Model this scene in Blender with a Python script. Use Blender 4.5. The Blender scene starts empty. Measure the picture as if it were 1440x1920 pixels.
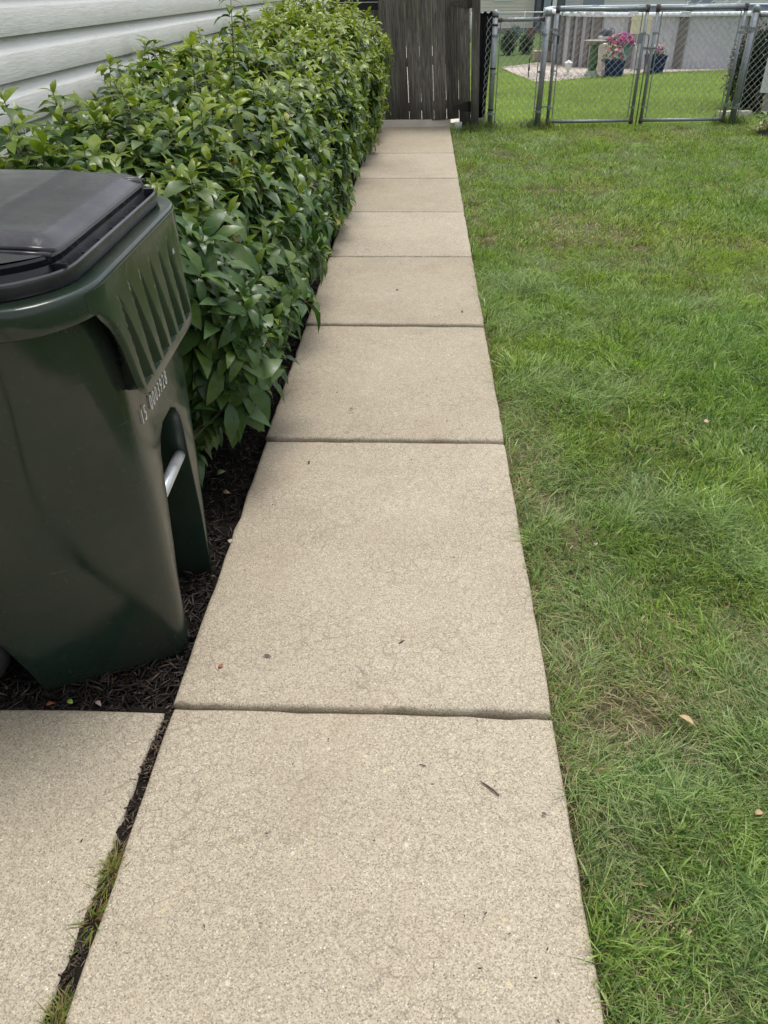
import bpy, bmesh, math, random
import numpy as np
from mathutils import Vector, Matrix

rnd = random.Random(7)
rng = np.random.default_rng(11)
SC = bpy.context.scene
COL = SC.collection
R = math.radians

# ------------------------------------------------------------------ camera, sky, sun, exposure
CAM_H = 1.444
cd = bpy.data.cameras.new('camera')
cam = bpy.data.objects.new('camera', cd); COL.objects.link(cam); SC.camera = cam
cd.sensor_fit = 'VERTICAL'; cd.sensor_height = 36.0
cd.lens = 1452.3 / 1920 * 36.0
cd.clip_start = 0.02; cd.clip_end = 500
_r = Vector((0.99902417, 0.04279198, -0.01093448)); _u = Vector((-0.01513908, 0.56434881, 0.82539762)); _w = Vector((-0.04149126, 0.82442663, -0.56444593))
cam.matrix_world = Matrix(((_r.x, _u.x, -_w.x, 0), (_r.y, _u.y, -_w.y, 0), (_r.z, _u.z, -_w.z, CAM_H), (0, 0, 0, 1)))

SUN_EL, SUN_AZ = R(76), R(35)          # azimuth measured from +y towards +x
world = bpy.data.worlds.new('World'); SC.world = world; world.use_nodes = True
wn = world.node_tree.nodes; wl = world.node_tree.links
for n in list(wn): wn.remove(n)
sky = wn.new('ShaderNodeTexSky'); sky.sky_type = 'NISHITA'; sky.sun_disc = False
sky.sun_elevation = SUN_EL; sky.sun_rotation = SUN_AZ
sky.air_density = 1.0; sky.dust_density = 3.0; sky.ozone_density = 1.0
hs = wn.new('ShaderNodeHueSaturation'); hs.inputs['Saturation'].default_value = 0.32
bg = wn.new('ShaderNodeBackground'); bg.inputs['Strength'].default_value = 0.15
wo = wn.new('ShaderNodeOutputWorld')
wl.new(sky.outputs[0], hs.inputs['Color']); wl.new(hs.outputs[0], bg.inputs['Color']); wl.new(bg.outputs[0], wo.inputs['Surface'])

sd = bpy.data.lights.new('sun', 'SUN'); sd.energy = 1.5; sd.angle = R(24); sd.color = (1.0, 0.965, 0.91)
sun = bpy.data.objects.new('sun', sd); COL.objects.link(sun)
_d = Vector((math.sin(SUN_AZ) * math.cos(SUN_EL), math.cos(SUN_AZ) * math.cos(SUN_EL), math.sin(SUN_EL)))
sun.rotation_euler = _d.to_track_quat('Z', 'Y').to_euler(); sun.location = (4, 4, 9)
SC.view_settings.view_transform = 'Standard'; SC.view_settings.look = 'None'
SC.view_settings.exposure = 0.52; SC.view_settings.gamma = 1.0
SC.view_settings.use_curve_mapping = False
SC.cycles.max_bounces = 7; SC.cycles.diffuse_bounces = 4; SC.cycles.transmission_bounces = 3
SC.cycles.use_denoising = True

# ------------------------------------------------------------------ helpers
def tag(o, label=None, cat=None, group=None, kind=None):
    if label: o['label'] = label
    if cat: o['category'] = cat
    if group: o['group'] = group
    if kind: o['kind'] = kind
    return o

def link(name, data, parent=None, mat=None):
    o = bpy.data.objects.new(name, data); COL.objects.link(o)
    if parent: o.parent = parent
    if mat and hasattr(data, 'materials') and not len(data.materials): data.materials.append(mat)
    return o

def thing(name, loc, label, cat, group=None, rot=(0, 0, 0)):
    o = bpy.data.objects.new(name, None); COL.objects.link(o)
    o.location = loc; o.rotation_euler = rot; o.empty_display_size = .1
    return tag(o, label, cat, group)

def smooth(me, on=True):
    me.polygons.foreach_set('use_smooth', np.full(len(me.polygons), on)); return me

def from_bm(name, bm, mat, parent=None, sm=False, angle=None):
    me = bpy.data.meshes.new(name)
    if angle is not None:
        for e in bm.edges:
            if len(e.link_faces) == 2 and e.calc_face_angle(0) > R(angle): e.smooth = False
        for f in bm.faces: f.smooth = True
    bm.to_mesh(me); bm.free()
    if sm: smooth(me)
    return link(name, me, parent, mat)

def np_mesh(name, V, polys, col=None):
    """polys: list of int arrays (n,k); col: (nverts,3)"""
    me = bpy.data.meshes.new(name)
    V = np.asarray(V, np.float32); me.vertices.add(len(V)); me.vertices.foreach_set('co', V.ravel())
    idx = np.concatenate([p.ravel() for p in polys]).astype(np.int32)
    tot = np.concatenate([np.full(len(p), p.shape[1], np.int32) for p in polys])
    st = np.concatenate([[0], np.cumsum(tot)[:-1]]).astype(np.int32)
    me.loops.add(len(idx)); me.loops.foreach_set('vertex_index', idx)
    me.polygons.add(len(tot)); me.polygons.foreach_set('loop_start', st); me.polygons.foreach_set('loop_total', tot)
    if col is not None:
        a = me.color_attributes.new('col', 'FLOAT_COLOR', 'POINT')
        c = np.ones((len(V), 4), np.float32); c[:, :3] = col; a.data.foreach_set('color', c.ravel())
    me.update(calc_edges=True)
    return me

def box(bm, lo, hi, M=None):
    vs = [bm.verts.new((x, y, z)) for x in (lo[0], hi[0]) for y in (lo[1], hi[1]) for z in (lo[2], hi[2])]
    for f in ((0, 1, 3, 2), (4, 6, 7, 5), (0, 4, 5, 1), (2, 3, 7, 6), (0, 2, 6, 4), (1, 5, 7, 3)):
        bm.faces.new([vs[i] for i in f])
    if M is not None:
        for v in vs: v.co = M @ v.co
    return vs

def tube(bm, pts, r, n=8, cap=True, ref=None):
    pts = [Vector(p) for p in pts]; rings = []
    rr = r if hasattr(r, '__len__') else [r] * len(pts)
    t0 = (pts[1] - pts[0]).normalized()
    if ref is None: ref = Vector((0, 0, 1)) if abs(t0.z) < .9 else Vector((1, 0, 0))
    for i, p in enumerate(pts):
        t = (pts[min(i + 1, len(pts) - 1)] - pts[max(i - 1, 0)]).normalized()
        a = t.cross(ref).normalized(); b = a.cross(t).normalized()
        rings.append([bm.verts.new(p + rr[i] * (math.cos(k * 2 * math.pi / n) * a + math.sin(k * 2 * math.pi / n) * b)) for k in range(n)])
    for A, B in zip(rings, rings[1:]):
        for k in range(n): bm.faces.new((A[k], A[(k + 1) % n], B[(k + 1) % n], B[k]))
    if cap:
        bm.faces.new(rings[0][::-1]); bm.faces.new(rings[-1])
    return rings

def lathe(bm, prof, n=24, c=(0, 0, 0)):
    rings = []
    for r, z in prof:
        rings.append([bm.verts.new((c[0] + r * math.cos(2 * math.pi * k / n), c[1] + r * math.sin(2 * math.pi * k / n), c[2] + z)) for k in range(n)])
    for A, B in zip(rings, rings[1:]):
        for k in range(n): bm.faces.new((A[k], A[(k + 1) % n], B[(k + 1) % n], B[k]))
    bm.faces.new(rings[0][::-1]); bm.faces.new(rings[-1])

def loft(bm, loops, cap0=True, cap1=True):
    rs = [[bm.verts.new(p) for p in L] for L in loops]; n = len(rs[0])
    for A, B in zip(rs, rs[1:]):
        for k in range(n): bm.faces.new((A[k], A[(k + 1) % n], B[(k + 1) % n], B[k]))
    if cap0: bm.faces.new(rs[0][::-1])
    if cap1: bm.faces.new(rs[-1])
    return rs

def bevel(bm, w, seg=2, ang=30):
    es = [e for e in bm.edges if len(e.link_faces) == 2 and e.calc_face_angle(0) > R(ang)]
    bmesh.ops.bevel(bm, geom=es, offset=w, segments=seg, affect='EDGES', profile=.5)

def vnoise(x, y, s, seed=0):
    x = np.asarray(x) / s; y = np.asarray(y) / s
    g = np.random.default_rng(seed).random((64, 64))
    xi = np.floor(x).astype(int); yi = np.floor(y).astype(int); fx = x - xi; fy = y - yi
    fx = fx * fx * (3 - 2 * fx); fy = fy * fy * (3 - 2 * fy)
    G = lambda a, b: g[a % 64, b % 64]
    return (G(xi, yi) * (1 - fx) + G(xi + 1, yi) * fx) * (1 - fy) + (G(xi, yi + 1) * (1 - fx) + G(xi + 1, yi + 1) * fx) * fy

def fbm(x, y, s, seed=0, o=3):
    r = 0; a = .5; t = 0
    for k in range(o):
        r = r + a * vnoise(x, y, s / 2 ** k, seed + k); t += a; a *= .55
    return r / t

# ground falls gently away beyond the wire fence
def gz(y):
    y = np.asarray(y, float)
    return np.where(y < 10.7, 0, np.where(y < 24.3, -.038 * (y - 10.7), -.517))
def far_k(yf):      # scale from flat-ground distance to the sloping ground along the same sight line
    k1 = (1.444 + .0) and (1.444 - .038 * 0)
    y = (1.444 - .4066) / (1.444 / yf - .038) if 1.444 / yf > .038 else 99
    return min(max(y / yf, 1.0), (1.444 + .517) / 1.444)
def far(x, yf):
    k = far_k(yf); return k * x, k * yf, 1.444 * (1 - k), k

# ------------------------------------------------------------------ materials
class NT:
    def __init__(s, name):
        s.m = bpy.data.materials.new(name); s.m.use_nodes = True
        s.t = s.m.node_tree; s.n = s.t.nodes; s.l = s.t.links
        s.b = s.n['Principled BSDF']; s.out = s.n['Material Output']
    def new(s, t, **k):
        n = s.n.new(t)
        for a, v in k.items(): setattr(n, a, v)
        return n
    def co(s, which='Object', scale=(1, 1, 1)):
        tc = s.new('ShaderNodeTexCoord'); mp = s.new('ShaderNodeMapping'); mp.inputs['Scale'].default_value = scale
        s.l.new(tc.outputs[which], mp.inputs['Vector']); return mp.outputs[0]
    def noise(s, vec, scale, detail=4, rough=.6, dist=0):
        n = s.new('ShaderNodeTexNoise'); n.inputs['Scale'].default_value = scale; n.inputs['Detail'].default_value = detail
        n.inputs['Roughness'].default_value = rough; n.inputs['Distortion'].default_value = dist
        s.l.new(vec, n.inputs['Vector']); return n.outputs['Fac']
    def voro(s, vec, scale, feature='F1', out='Distance', rnd=1):
        n = s.new('ShaderNodeTexVoronoi', feature=feature); n.inputs['Scale'].default_value = scale
        n.inputs['Randomness'].default_value = rnd
        s.l.new(vec, n.inputs['Vector']); return n.outputs[out]
    def ramp(s, fac, stops, interp='LINEAR'):
        n = s.new('ShaderNodeValToRGB'); n.color_ramp.interpolation = interp; e = n.color_ramp.elements
        while len(e) < len(stops): e.new(.5)
        for i, (p, c) in enumerate(stops):
            e[i].position = p; e[i].color = tuple(c) + (1,) if hasattr(c, '__len__') else (c, c, c, 1)
        s.l.new(fac, n.inputs[0]); return n.outputs[0]
    def mix(s, fac, a, b, mode='MIX'):
        n = s.new('ShaderNodeMix', data_type='RGBA', blend_type=mode)
        for sock, v in ((n.inputs[0], fac), (n.inputs[6], a), (n.inputs[7], b)):
            if hasattr(v, 'is_linked') or hasattr(v, 'links'): s.l.new(v, sock)
            else: sock.default_value = (tuple(v) + (1,)) if hasattr(v, '__len__') else v
        return n.outputs[2]
    def math(s, op, a, b=0.0):
        n = s.new('ShaderNodeMath', operation=op)
        for sock, v in ((n.inputs[0], a), (n.inputs[1], b)):
            if hasattr(v, 'links'): s.l.new(v, sock)
            else: sock.default_value = v
        return n.outputs[0]
    def set(s, k, v):
        i = s.b.inputs[k]
        if hasattr(v, 'links'): s.l.new(v, i)
        else: i.default_value = (tuple(v) + (1,)) if hasattr(v, '__len__') and len(v) == 3 else v
    def bump(s, h, strength=.3, dist=.01):
        n = s.new('ShaderNodeBump'); n.inputs['Strength'].default_value = strength; n.inputs['Distance'].default_value = dist
        s.l.new(h, n.inputs['Height']); s.l.new(n.outputs[0], s.b.inputs['Normal']); return n

def simple(name, col, rough=.5, metal=0, var=.25, nscale=8, bump=0.0, spec=.5, stretch=(1, 1, 1), which='Object'):
    m = NT(name); v = m.co(which, stretch); f = m.noise(v, nscale, 5)
    lo = tuple(c * (1 - var) for c in col); hi = tuple(min(1, c * (1 + var)) for c in col)
    m.set('Base Color', m.ramp(f, [(.3, lo), (.7, hi)]))
    m.set('Roughness', rough); m.set('Metallic', metal); m.set('Specular IOR Level', spec)
    if bump: m.bump(m.noise(v, nscale * 4, 4), bump, .004)
    return m.m

def concrete(name, warm=(.422, .388, .328), dark=1.0):
    m = NT(name); g = m.co('Generated'); tc = m.new('ShaderNodeNewGeometry'); P = tc.outputs['Position']
    big = m.noise(P, 1.1, 5, .6); mid = m.noise(P, 9, 5, .7)
    base = m.ramp(big, [(.25, tuple(c * .78 * dark for c in warm)), (.5, tuple(c * dark for c in warm)), (.78, (warm[0] * 1.06 * dark, warm[1] * 1.09 * dark, warm[2] * 1.15 * dark))])
    base = m.mix(m.ramp(mid, [(.3, .0), (.75, .38)]), base, (warm[0] * .72, warm[1] * .72, warm[2] * .73))
    # fine sand grains in several tones
    n = m.new('ShaderNodeTexVoronoi', feature='F1'); n.inputs['Scale'].default_value = 400; m.l.new(P, n.inputs['Vector'])
    sep = m.new('ShaderNodeSeparateColor'); m.l.new(n.outputs['Color'], sep.inputs[0])
    tone = m.ramp(sep.outputs[0], [(.0, (.22, .19, .15)), (.16, (.36, .32, .26)), (.35, (.5, .46, .39)), (.62, (.56, .52, .44)), (.9, (.72, .69, .62)), (1, (.88, .87, .82))], 'CONSTANT')
    base = m.mix(.70, base, m.mix(1.0, base, m.mix(1.0, tone, (1.95, 1.95, 1.95), 'MULTIPLY'), 'MULTIPLY'))
    # dark pits and larger pebbles
    n2 = m.new('ShaderNodeTexVoronoi', feature='F1'); n2.inputs['Scale'].default_value = 140; m.l.new(P, n2.inputs['Vector'])
    s2 = m.new('ShaderNodeSeparateColor'); m.l.new(n2.outputs['Color'], s2.inputs[0])
    near = m.math('LESS_THAN', n2.outputs['Distance'], .24)
    pit = m.math('MULTIPLY', near, m.math('GREATER_THAN', s2.outputs[1], .80))
    base = m.mix(m.math('MULTIPLY', pit, .75), base, (.10, .085, .065))
    wht = m.math('MULTIPLY', near, m.math('LESS_THAN', s2.outputs[1], .06))
    base = m.mix(m.math('MULTIPLY', wht, .6), base, (.78, .76, .70))
    n3 = m.new('ShaderNodeTexVoronoi', feature='F1'); n3.inputs['Scale'].default_value = 42; m.l.new(P, n3.inputs['Vector'])
    s3 = m.new('ShaderNodeSeparateColor'); m.l.new(n3.outputs['Color'], s3.inputs[0])
    peb = m.math('MULTIPLY', m.math('LESS_THAN', n3.outputs['Distance'], .2), m.math('GREATER_THAN', s3.outputs[2], .978))
    base = m.mix(m.math('MULTIPLY', peb, .5), base, m.ramp(s3.outputs[0], [(0, (.16, .15, .15)), (.4, (.62, .52, .28)), (.75, (.7, .66, .58))]))
    # hairline crazing
    wv = m.new('ShaderNodeVectorMath', operation='ADD')
    wn_ = m.new('ShaderNodeTexNoise'); wn_.inputs['Scale'].default_value = 14; wn_.inputs['Detail'].default_value = 3; m.l.new(P, wn_.inputs['Vector'])
    sc_ = m.new('ShaderNodeVectorMath', operation='SCALE'); sc_.inputs['Scale'].default_value = .05; m.l.new(wn_.outputs['Color'], sc_.inputs[0])
    m.l.new(P, wv.inputs[0]); m.l.new(sc_.outputs[0], wv.inputs[1])
    ck = m.voro(wv.outputs[0], 26, 'DISTANCE_TO_EDGE')
    crack = m.math('MULTIPLY', m.ramp(ck, [(0, 1.0), (.045, 0.0)]), m.ramp(m.noise(P, 2.6, 4), [(.38, 0.04), (.60, .66)]))
    base = m.mix(crack, base, (.17, .14, .105))
    # brown stains
    st = m.ramp(m.noise(P, 1.7, 7, .68, .7), [(.52, 0.0), (.72, .42)])
    base = m.mix(st, base, (.30, .225, .155))
    so = m.new('ShaderNodeObjectInfo'); base = m.mix(1.0, base, m.ramp(so.outputs['Random'], [(0, (.90, .885, .86)), (.5, (1, .99, .97)), (1, (1.05, 1.05, 1.05))]), 'MULTIPLY')
    m.set('Base Color', base)
    m.set('Roughness', m.ramp(m.noise(P, 4, 4), [(.3, .62), (.7, .85)])); m.set('Specular IOR Level', .35)
    m.bump(m.math('ADD', m.math('MULTIPLY', n.outputs['Distance'], .5), m.math('SUBTRACT', m.noise(P, 160, 3), m.math('MULTIPLY', pit, .8))), .35, .0022)
    return m.m

def attr_leaf(name, rough=(.25, .5), trans=.3, bumps=0, spec=.5, drops=False):
    m = NT(name); a = m.new('ShaderNodeAttribute', attribute_name='col'); tc = m.new('ShaderNodeNewGeometry'); P = tc.outputs['Position']
    oi = m.new('ShaderNodeObjectInfo')
    f = m.noise(P, 60, 3)
    base = m.mix(1.0, a.outputs['Color'], m.ramp(f, [(.25, .8), (.75, 1.15)]), 'MULTIPLY')
    m.set('Base Color', base)
    m.set('Roughness', m.ramp(m.noise(P, 35, 3), [(.35, rough[0]), (.65, rough[1])])); m.set('Specular IOR Level', spec)
    tr = m.new('ShaderNodeBsdfTranslucent'); m.l.new(m.mix(1.0, base, (1.25, 1.35, .6), 'MULTIPLY'), tr.inputs['Color'])
    mx = m.new('ShaderNodeMixShader'); mx.inputs[0].default_value = trans
    m.l.new(m.b.outputs[0], mx.inputs[1]); m.l.new(tr.outputs[0], mx.inputs[2]); m.l.new(mx.outputs[0], m.out.inputs['Surface'])
    if drops:
        h = m.ramp(m.voro(P, 230), [(0, 1.0), (.22, .55), (.3, 0.0)]); sel = m.ramp(m.noise(P, 22, 2), [(.5, 0.0), (.6, 1.0)])
        m.bump(m.math('ADD', m.math('MULTIPLY', h, sel), m.math('MULTIPLY', f, .5)), .35, .0015)
    return m.m

M = {}
M['concrete'] = concrete('concrete')
M['concrete_old'] = concrete('concrete_side', (.396, .367, .308))
M['lip'] = simple('pale_concrete', (.66, .60, .52), .8, 0, .12, 6, .2)
M['grass'] = attr_leaf('grass_blades', (.35, .6), .38, spec=.4)
M['leaf'] = attr_leaf('hedge_leaves', (.22, .48), .28, spec=.42, drops=True)
M['plant'] = attr_leaf('plant_leaves', (.3, .5), .25)
M['mulch'] = attr_leaf('mulch_chips', (.35, .7), 0, spec=.4)
M['petal'] = attr_leaf('petals', (.5, .7), .25)
M['bark'] = simple('hedge_bark', (.075, .048, .03), .7, 0, .4, 40, .3)

def ground_mat():
    m = NT('ground_grass'); tc = m.new('ShaderNodeNewGeometry'); P = tc.outputs['Position']
    c = m.ramp(m.noise(P, .8, 6, .65), [(.3, (.055, .095, .022)), (.55, (.085, .14, .032)), (.75, (.11, .15, .045))])
    c = m.mix(m.ramp(m.noise(P, 30, 4), [(.35, 0.0), (.7, .5)]), c, (.045, .075, .018))
    m.set('Base Color', c); m.set('Roughness', .9); m.set('Specular IOR Level', .2); m.bump(m.noise(P, 60, 4), .6, .02); return m.m
def soil_mat(name, a, b, c3, sc=14):
    m = NT(name); tc = m.new('ShaderNodeNewGeometry'); P = tc.outputs['Position']
    c = m.ramp(m.noise(P, sc, 6, .7), [(.3, a), (.5, b), (.72, c3)])
    m.set('Base Color', c); m.set('Roughness', .9); m.set('Specular IOR Level', .2); m.bump(m.noise(P, sc * 5, 5), .8, .015); return m.m
M['ground'] = ground_mat()
M['soil'] = soil_mat('lawn_soil', (.055, .048, .028), (.10, .098, .045), (.17, .15, .085))
M['mulchbed'] = soil_mat('mulch_soil', (.008, .0065, .005), (.016, .012, .009), (.03, .022, .016), 30)
M['gravel'] = soil_mat('gravel_base', (.34, .28, .23), (.5, .43, .37), (.68, .62, .56), 20)

def siding_mat(name, col, sc=1):
    m = NT(name); v = m.co('Object', (30, 3.2, 30)); P = m.new('ShaderNodeNewGeometry').outputs['Position']
    g = m.noise(v, 2.2, 5, .7, .6)
    c = m.ramp(m.noise(P, 1.6, 5, .65), [(.3, tuple(k * .9 for k in col)), (.65, col)])
    dirt = m.ramp(m.noise(P, 7, 6, .75), [(.55, 0.0), (.78, .32)])
    c = m.mix(dirt, c, (col[0] * .68, col[1] * .68, col[2] * .62))
    c = m.mix(1.0, c, m.ramp(g, [(.3, .90), (.55, 1.0), (.75, 1.08)]), 'MULTIPLY')
    m.set('Base Color', c); m.set('Roughness', m.ramp(g, [(.3, .25), (.7, .5)])); m.set('Specular IOR Level', .5)
    m.bump(g, .5, .004); return m.m
M['siding'] = siding_mat('vinyl_siding', (.70, .705, .675))
M['white_siding'] = siding_mat('white_siding', (.74, .74, .73))
M['cream_siding'] = siding_mat('cream_siding', (.72, .68, .58))
M['foundation'] = simple('foundation_concrete', (.33, .32, .30), .85, 0, .2, 5, .3)

def wood_mat():
    m = NT('weathered_wood'); v = m.co('Object', (1, 1, .055)); oi = m.new('ShaderNodeObjectInfo')
    off = m.new('ShaderNodeVectorMath', operation='ADD'); cx = m.new('ShaderNodeCombineXYZ')
    m.l.new(m.math('MULTIPLY', oi.outputs['Random'], 37.0), cx.inputs[0]); m.l.new(m.math('MULTIPLY', oi.outputs['Random'], 11.0), cx.inputs[2])
    m.l.new(v, off.inputs[0]); m.l.new(cx.outputs[0], off.inputs[1]); V = off.outputs[0]
    g = m.noise(V, 75, 8, .72, .9); g2 = m.noise(V, 9, 4, .6, 1.2)
    c = m.ramp(g, [(.28, (.030, .027, .024)), (.46, (.115, .104, .092)), (.6, (.215, .197, .178)), (.78, (.34, .32, .295))])
    c = m.mix(m.ramp(g2, [(.36, .62), (.62, 0.0)]), c, (.034, .029, .024))
    P = m.new('ShaderNodeNewGeometry'); sx = m.new('ShaderNodeSeparateXYZ'); m.l.new(P.outputs['Position'], sx.inputs[0])
    low_dark = m.math('MULTIPLY', m.ramp(sx.outputs[2], [(.12, .75), (.52, 0.0)]), m.ramp(m.noise(V, 5, 3), [(.3, .4), (.6, 1.0)]))
    c = m.mix(low_dark, c, (.012, .0125, .008))  # wood gets darker towards the foot, broken up by noise
    kn = m.co('Object', (1, 1, .5)); kv = m.voro(kn, 3.3); c = m.mix(m.ramp(kv, [(.02, .8), (.06, 0.0)]), c, (.01, .008, .006))
    c = m.mix(1.0, c, m.ramp(oi.outputs['Random'], [(0, .8), (1, 1.5)]), 'MULTIPLY')
    m.set('Base Color', c); m.set('Roughness', .8); m.set('Specular IOR Level', .25); m.bump(g, .8, .006); return m.m
M['wood'] = wood_mat()
def galv(name, a, b, rough=.45):
    m = NT(name); P = m.new('ShaderNodeNewGeometry').outputs['Position']
    c = m.ramp(m.noise(P, 24, 5, .7), [(.3, a), (.7, b)]); m.set('Base Color', c); m.set('Metallic', .55)
    m.set('Roughness', m.ramp(m.noise(P, 50, 3), [(.3, rough - .1), (.7, rough + .12)])); m.bump(m.noise(P, 120, 3), .1, .002); return m.m
M['galv'] = galv('galvanised_steel', (.21, .235, .255), (.36, .385, .40))
M['wire'] = galv('galvanised_wire', (.44, .46, .45), (.62, .63, .61), .5)
M['rust'] = simple('rusted_steel', (.09, .075, .065), .6, .4, .4, 50, .3)
M['black_iron'] = simple('black_iron', (.02, .02, .022), .5, .3, .3, 60, .3)
M['bright_bar'] = galv('zinc_bar', (.5, .52, .54), (.66, .68, .70), .38)
M['black_plastic'] = simple('black_plastic', (.014, .014, .015), .45, 0, .3, 12, .05)
M['rubber'] = simple('black_rubber', (.022, .022, .022), .75, 0, .3, 30, .3)
M['white_paint'] = simple('white_paint', (.76, .76, .74), .5, 0, .06, 12, .1)
M['sheet'] = simple('black_sheeting', (.03, .032, .037), .6, 0, .35, 16, .3)

def bin_mat(name, col, rough, dust_sheen, dust_sheen_amt, scuff):
    m = NT(name); P = m.new('ShaderNodeNewGeometry').outputs['Position']; O = m.co('Object')
    c = m.ramp(m.noise(P, 3, 5, .6), [(.3, tuple(k * .85 for k in col)), (.7, tuple(k * 1.2 for k in col))])
    c = m.mix(m.ramp(m.noise(P, 2.6, 6, .62, .5), [(.42, 0.0), (.62, dust_sheen_amt)]), c, dust_sheen)  # patchy dust film; the lid's grey-blue also paints in sky sheen
    c = m.mix(m.ramp(m.noise(P, 55, 5, .75), [(.60, 0.0), (.74, .5)]), c, tuple(min(1, k * 3.2 + .01) for k in col))
    # thin scratches
    w = m.co('Object', (1, 7, 1)); s1 = m.noise(m.co('Object', (5, 5, 210)), 1, 2); s2 = m.noise(m.co('Object', (150, 11, 5)), 1, 2); s1 = m.math('MAXIMUM', s1, s2)
    scr = m.math('MULTIPLY', m.ramp(s1, [(.735, 0.0), (.755, 1.0)]), m.ramp(m.noise(O, 7, 3), [(.50, 0.0), (.62, scuff)]))
    c = m.mix(scr, c, (.20, .20, .185))
    m.set('Base Color', c)
    m.set('Roughness', m.math('ADD', m.ramp(m.noise(P, 5, 5, .65), [(.3, rough - .12), (.7, rough + .14)]), m.math('MULTIPLY', scr, .2)))
    m.set('Specular IOR Level', .5)
    m.bump(m.math('ADD', m.noise(P, 6, 3), m.math('MULTIPLY', m.noise(P, 150, 3), .10)), .06, .02); return m.m
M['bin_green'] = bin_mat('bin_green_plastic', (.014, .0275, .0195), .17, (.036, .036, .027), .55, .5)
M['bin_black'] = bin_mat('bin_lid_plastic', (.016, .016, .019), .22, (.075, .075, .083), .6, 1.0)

# ------------------------------------------------------------------ ground
def sheet(name, xs, ys, dz, mat, kind='structure', mask=None):
    V = [(x, y, float(gz(y)) + dz) for y in ys for x in xs]; nx = len(xs)
    F = np.array([(j * nx + i, j * nx + i + 1, (j + 1) * nx + i + 1, (j + 1) * nx + i) for j in range(len(ys) - 1) for i in range(nx - 1)])
    o = link(name, np_mesh(name, V, [F]), None, mat); return tag(o, None, None, None, kind)
sheet('ground', [-220, -3, -1.7, .33, 6, 220], [-60, 0, 10.7, 14, 17.5, 21, 24.3, 60, 300], -.065, M['ground'])
sheet('lawn', list(np.linspace(.31, 9, 10)), list(np.linspace(-1.5, 10.3, 8)), -.034, M['soil'])
sheet('mulch_bed', [-1.66, -1.3, -.9, -.585], [1.262, 3, 6, 10.02], -.048, M['mulchbed'])

# pavement: each slab a piece with tooled edges
XL, XR = -.583, .331
YJ = [-1.35, -.05, 1.262, 2.590, 3.798, 4.996, 6.164, 7.392, 8.611, 10.42]
def slab(bm, corners, top, depth=.10, w=.010, nx=10, ny=12, seed=0):
    """corners: 4 xy; top(x,y)->z. rounded tooled edge with slightly wavering outline"""
    r_ = random.Random(seed); P = [Vector((*c, 0)) for c in corners]; n = 0
    out = []
    for a in range(4):
        A, B = P[a], P[(a + 1) % 4]; k = 18
        t = (B - A).normalized(); nn = Vector((t.y, -t.x, 0))
        for i in range(k):
            q = A.lerp(B, i / k); q = q + nn * ((r_.uniform(-.0022, .0022) - (.005 if r_.random() < .05 else 0)) if i else -.003); out.append(q)
    c = sum(P, Vector()) / 4
    def ring(ins, dz):
        L = []
        for q in out:
            d = Vector((c.x - q.x, c.y - q.y, 0)); d = Vector((max(-1, min(1, d.x / .05)), max(-1, min(1, d.y / .05)), 0))
            # inset towards centre on the axis that is near the border
            p = q + Vector((d.x * ins if abs(q.x - c.x) > .1 else 0, d.y * ins if abs(q.y - c.y) > .1 else 0, 0))
            L.append((p.x, p.y, top(p.x, p.y) + dz))
        return L
    rs = loft(bm, [ring(0, -depth), ring(0, -w), ring(w * .25, -w * .45), ring(w * .7, -w * .12), ring(w * 1.6, 0)], True, True)
walk = bpy.data.objects.new('sidewalk', None); COL.objects.link(walk); walk['kind'] = 'structure'
zs = [(.0, .0), (.0, .0), (.009, -.003), (.010, -.002), (.008, 0), (.004, 0), (.003, 0), (.002, 0), (.003, .03)]
for i in range(9):
    y0, y1 = YJ[i] + .0035, YJ[i + 1] - .0035; za, zb = zs[i]
    tw = rnd.uniform(-.003, .003) if i < 8 else -.01
    bm = bmesh.new()
    slab(bm, [(XL, y0), (XR, y0), (XR, y1), (XL, y1)], lambda x, y: za + (zb - za) * (y - y0) / (y1 - y0) + tw * (x - XL) * (1 if i != 8 else (y - y0) / (y1 - y0)), seed=i)
    from_bm('concrete_slab', bm, M['concrete'], walk, angle=40)
drive = bpy.data.objects.new('driveway', None); COL.objects.link(drive); drive['kind'] = 'structure'
bm = bmesh.new()
slab(bm, [(-2.6, -1.35), (-.654, -1.35), (-.600, 1.253), (-2.6, 1.235)], lambda x, y: -.004 + .006 * (x + .6), seed=40, w=.013)
from_bm('concrete_slab', bm, M['concrete_old'], drive, angle=40)
ny_ = 420; nx_ = 9; V = []
for j in range(ny_):
    for i in range(nx_):
        x = -.69 + i * .0145; y = -1.4 + j * 2.67 / (ny_ - 1); V.append((x, y, -.030 + .022 * float(fbm(x, y, .05, 3)) + .010 * float(vnoise(x, y, .009, 8))))
F = np.array([(j * nx_ + i, j * nx_ + i + 1, (j + 1) * nx_ + i + 1, (j + 1) * nx_ + i) for j in range(ny_ - 1) for i in range(nx_ - 1)])
tag(link('joint_soil', np_mesh('joint_soil', V, [F]), None, M['mulchbed']), kind='structure')
# the pale raised edge at the far end of the path
bm = bmesh.new(); Mx = Matrix.Translation((-.12, 10.17, 0)) @ Matrix.Rotation(R(7.5), 4, 'Z')
box(bm, (-.47, -.0, -.1), (.462, .20, .098), Mx); bevel(bm, .008)
tag(from_bm('threshold', bm, M['lip'], angle=40), kind='structure')
bm = bmesh.new(); box(bm, (-1.6, 10.45, -1), (.62, 24, .03)); tag(from_bm('patio', bm, M['lip']), kind='structure')

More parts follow.
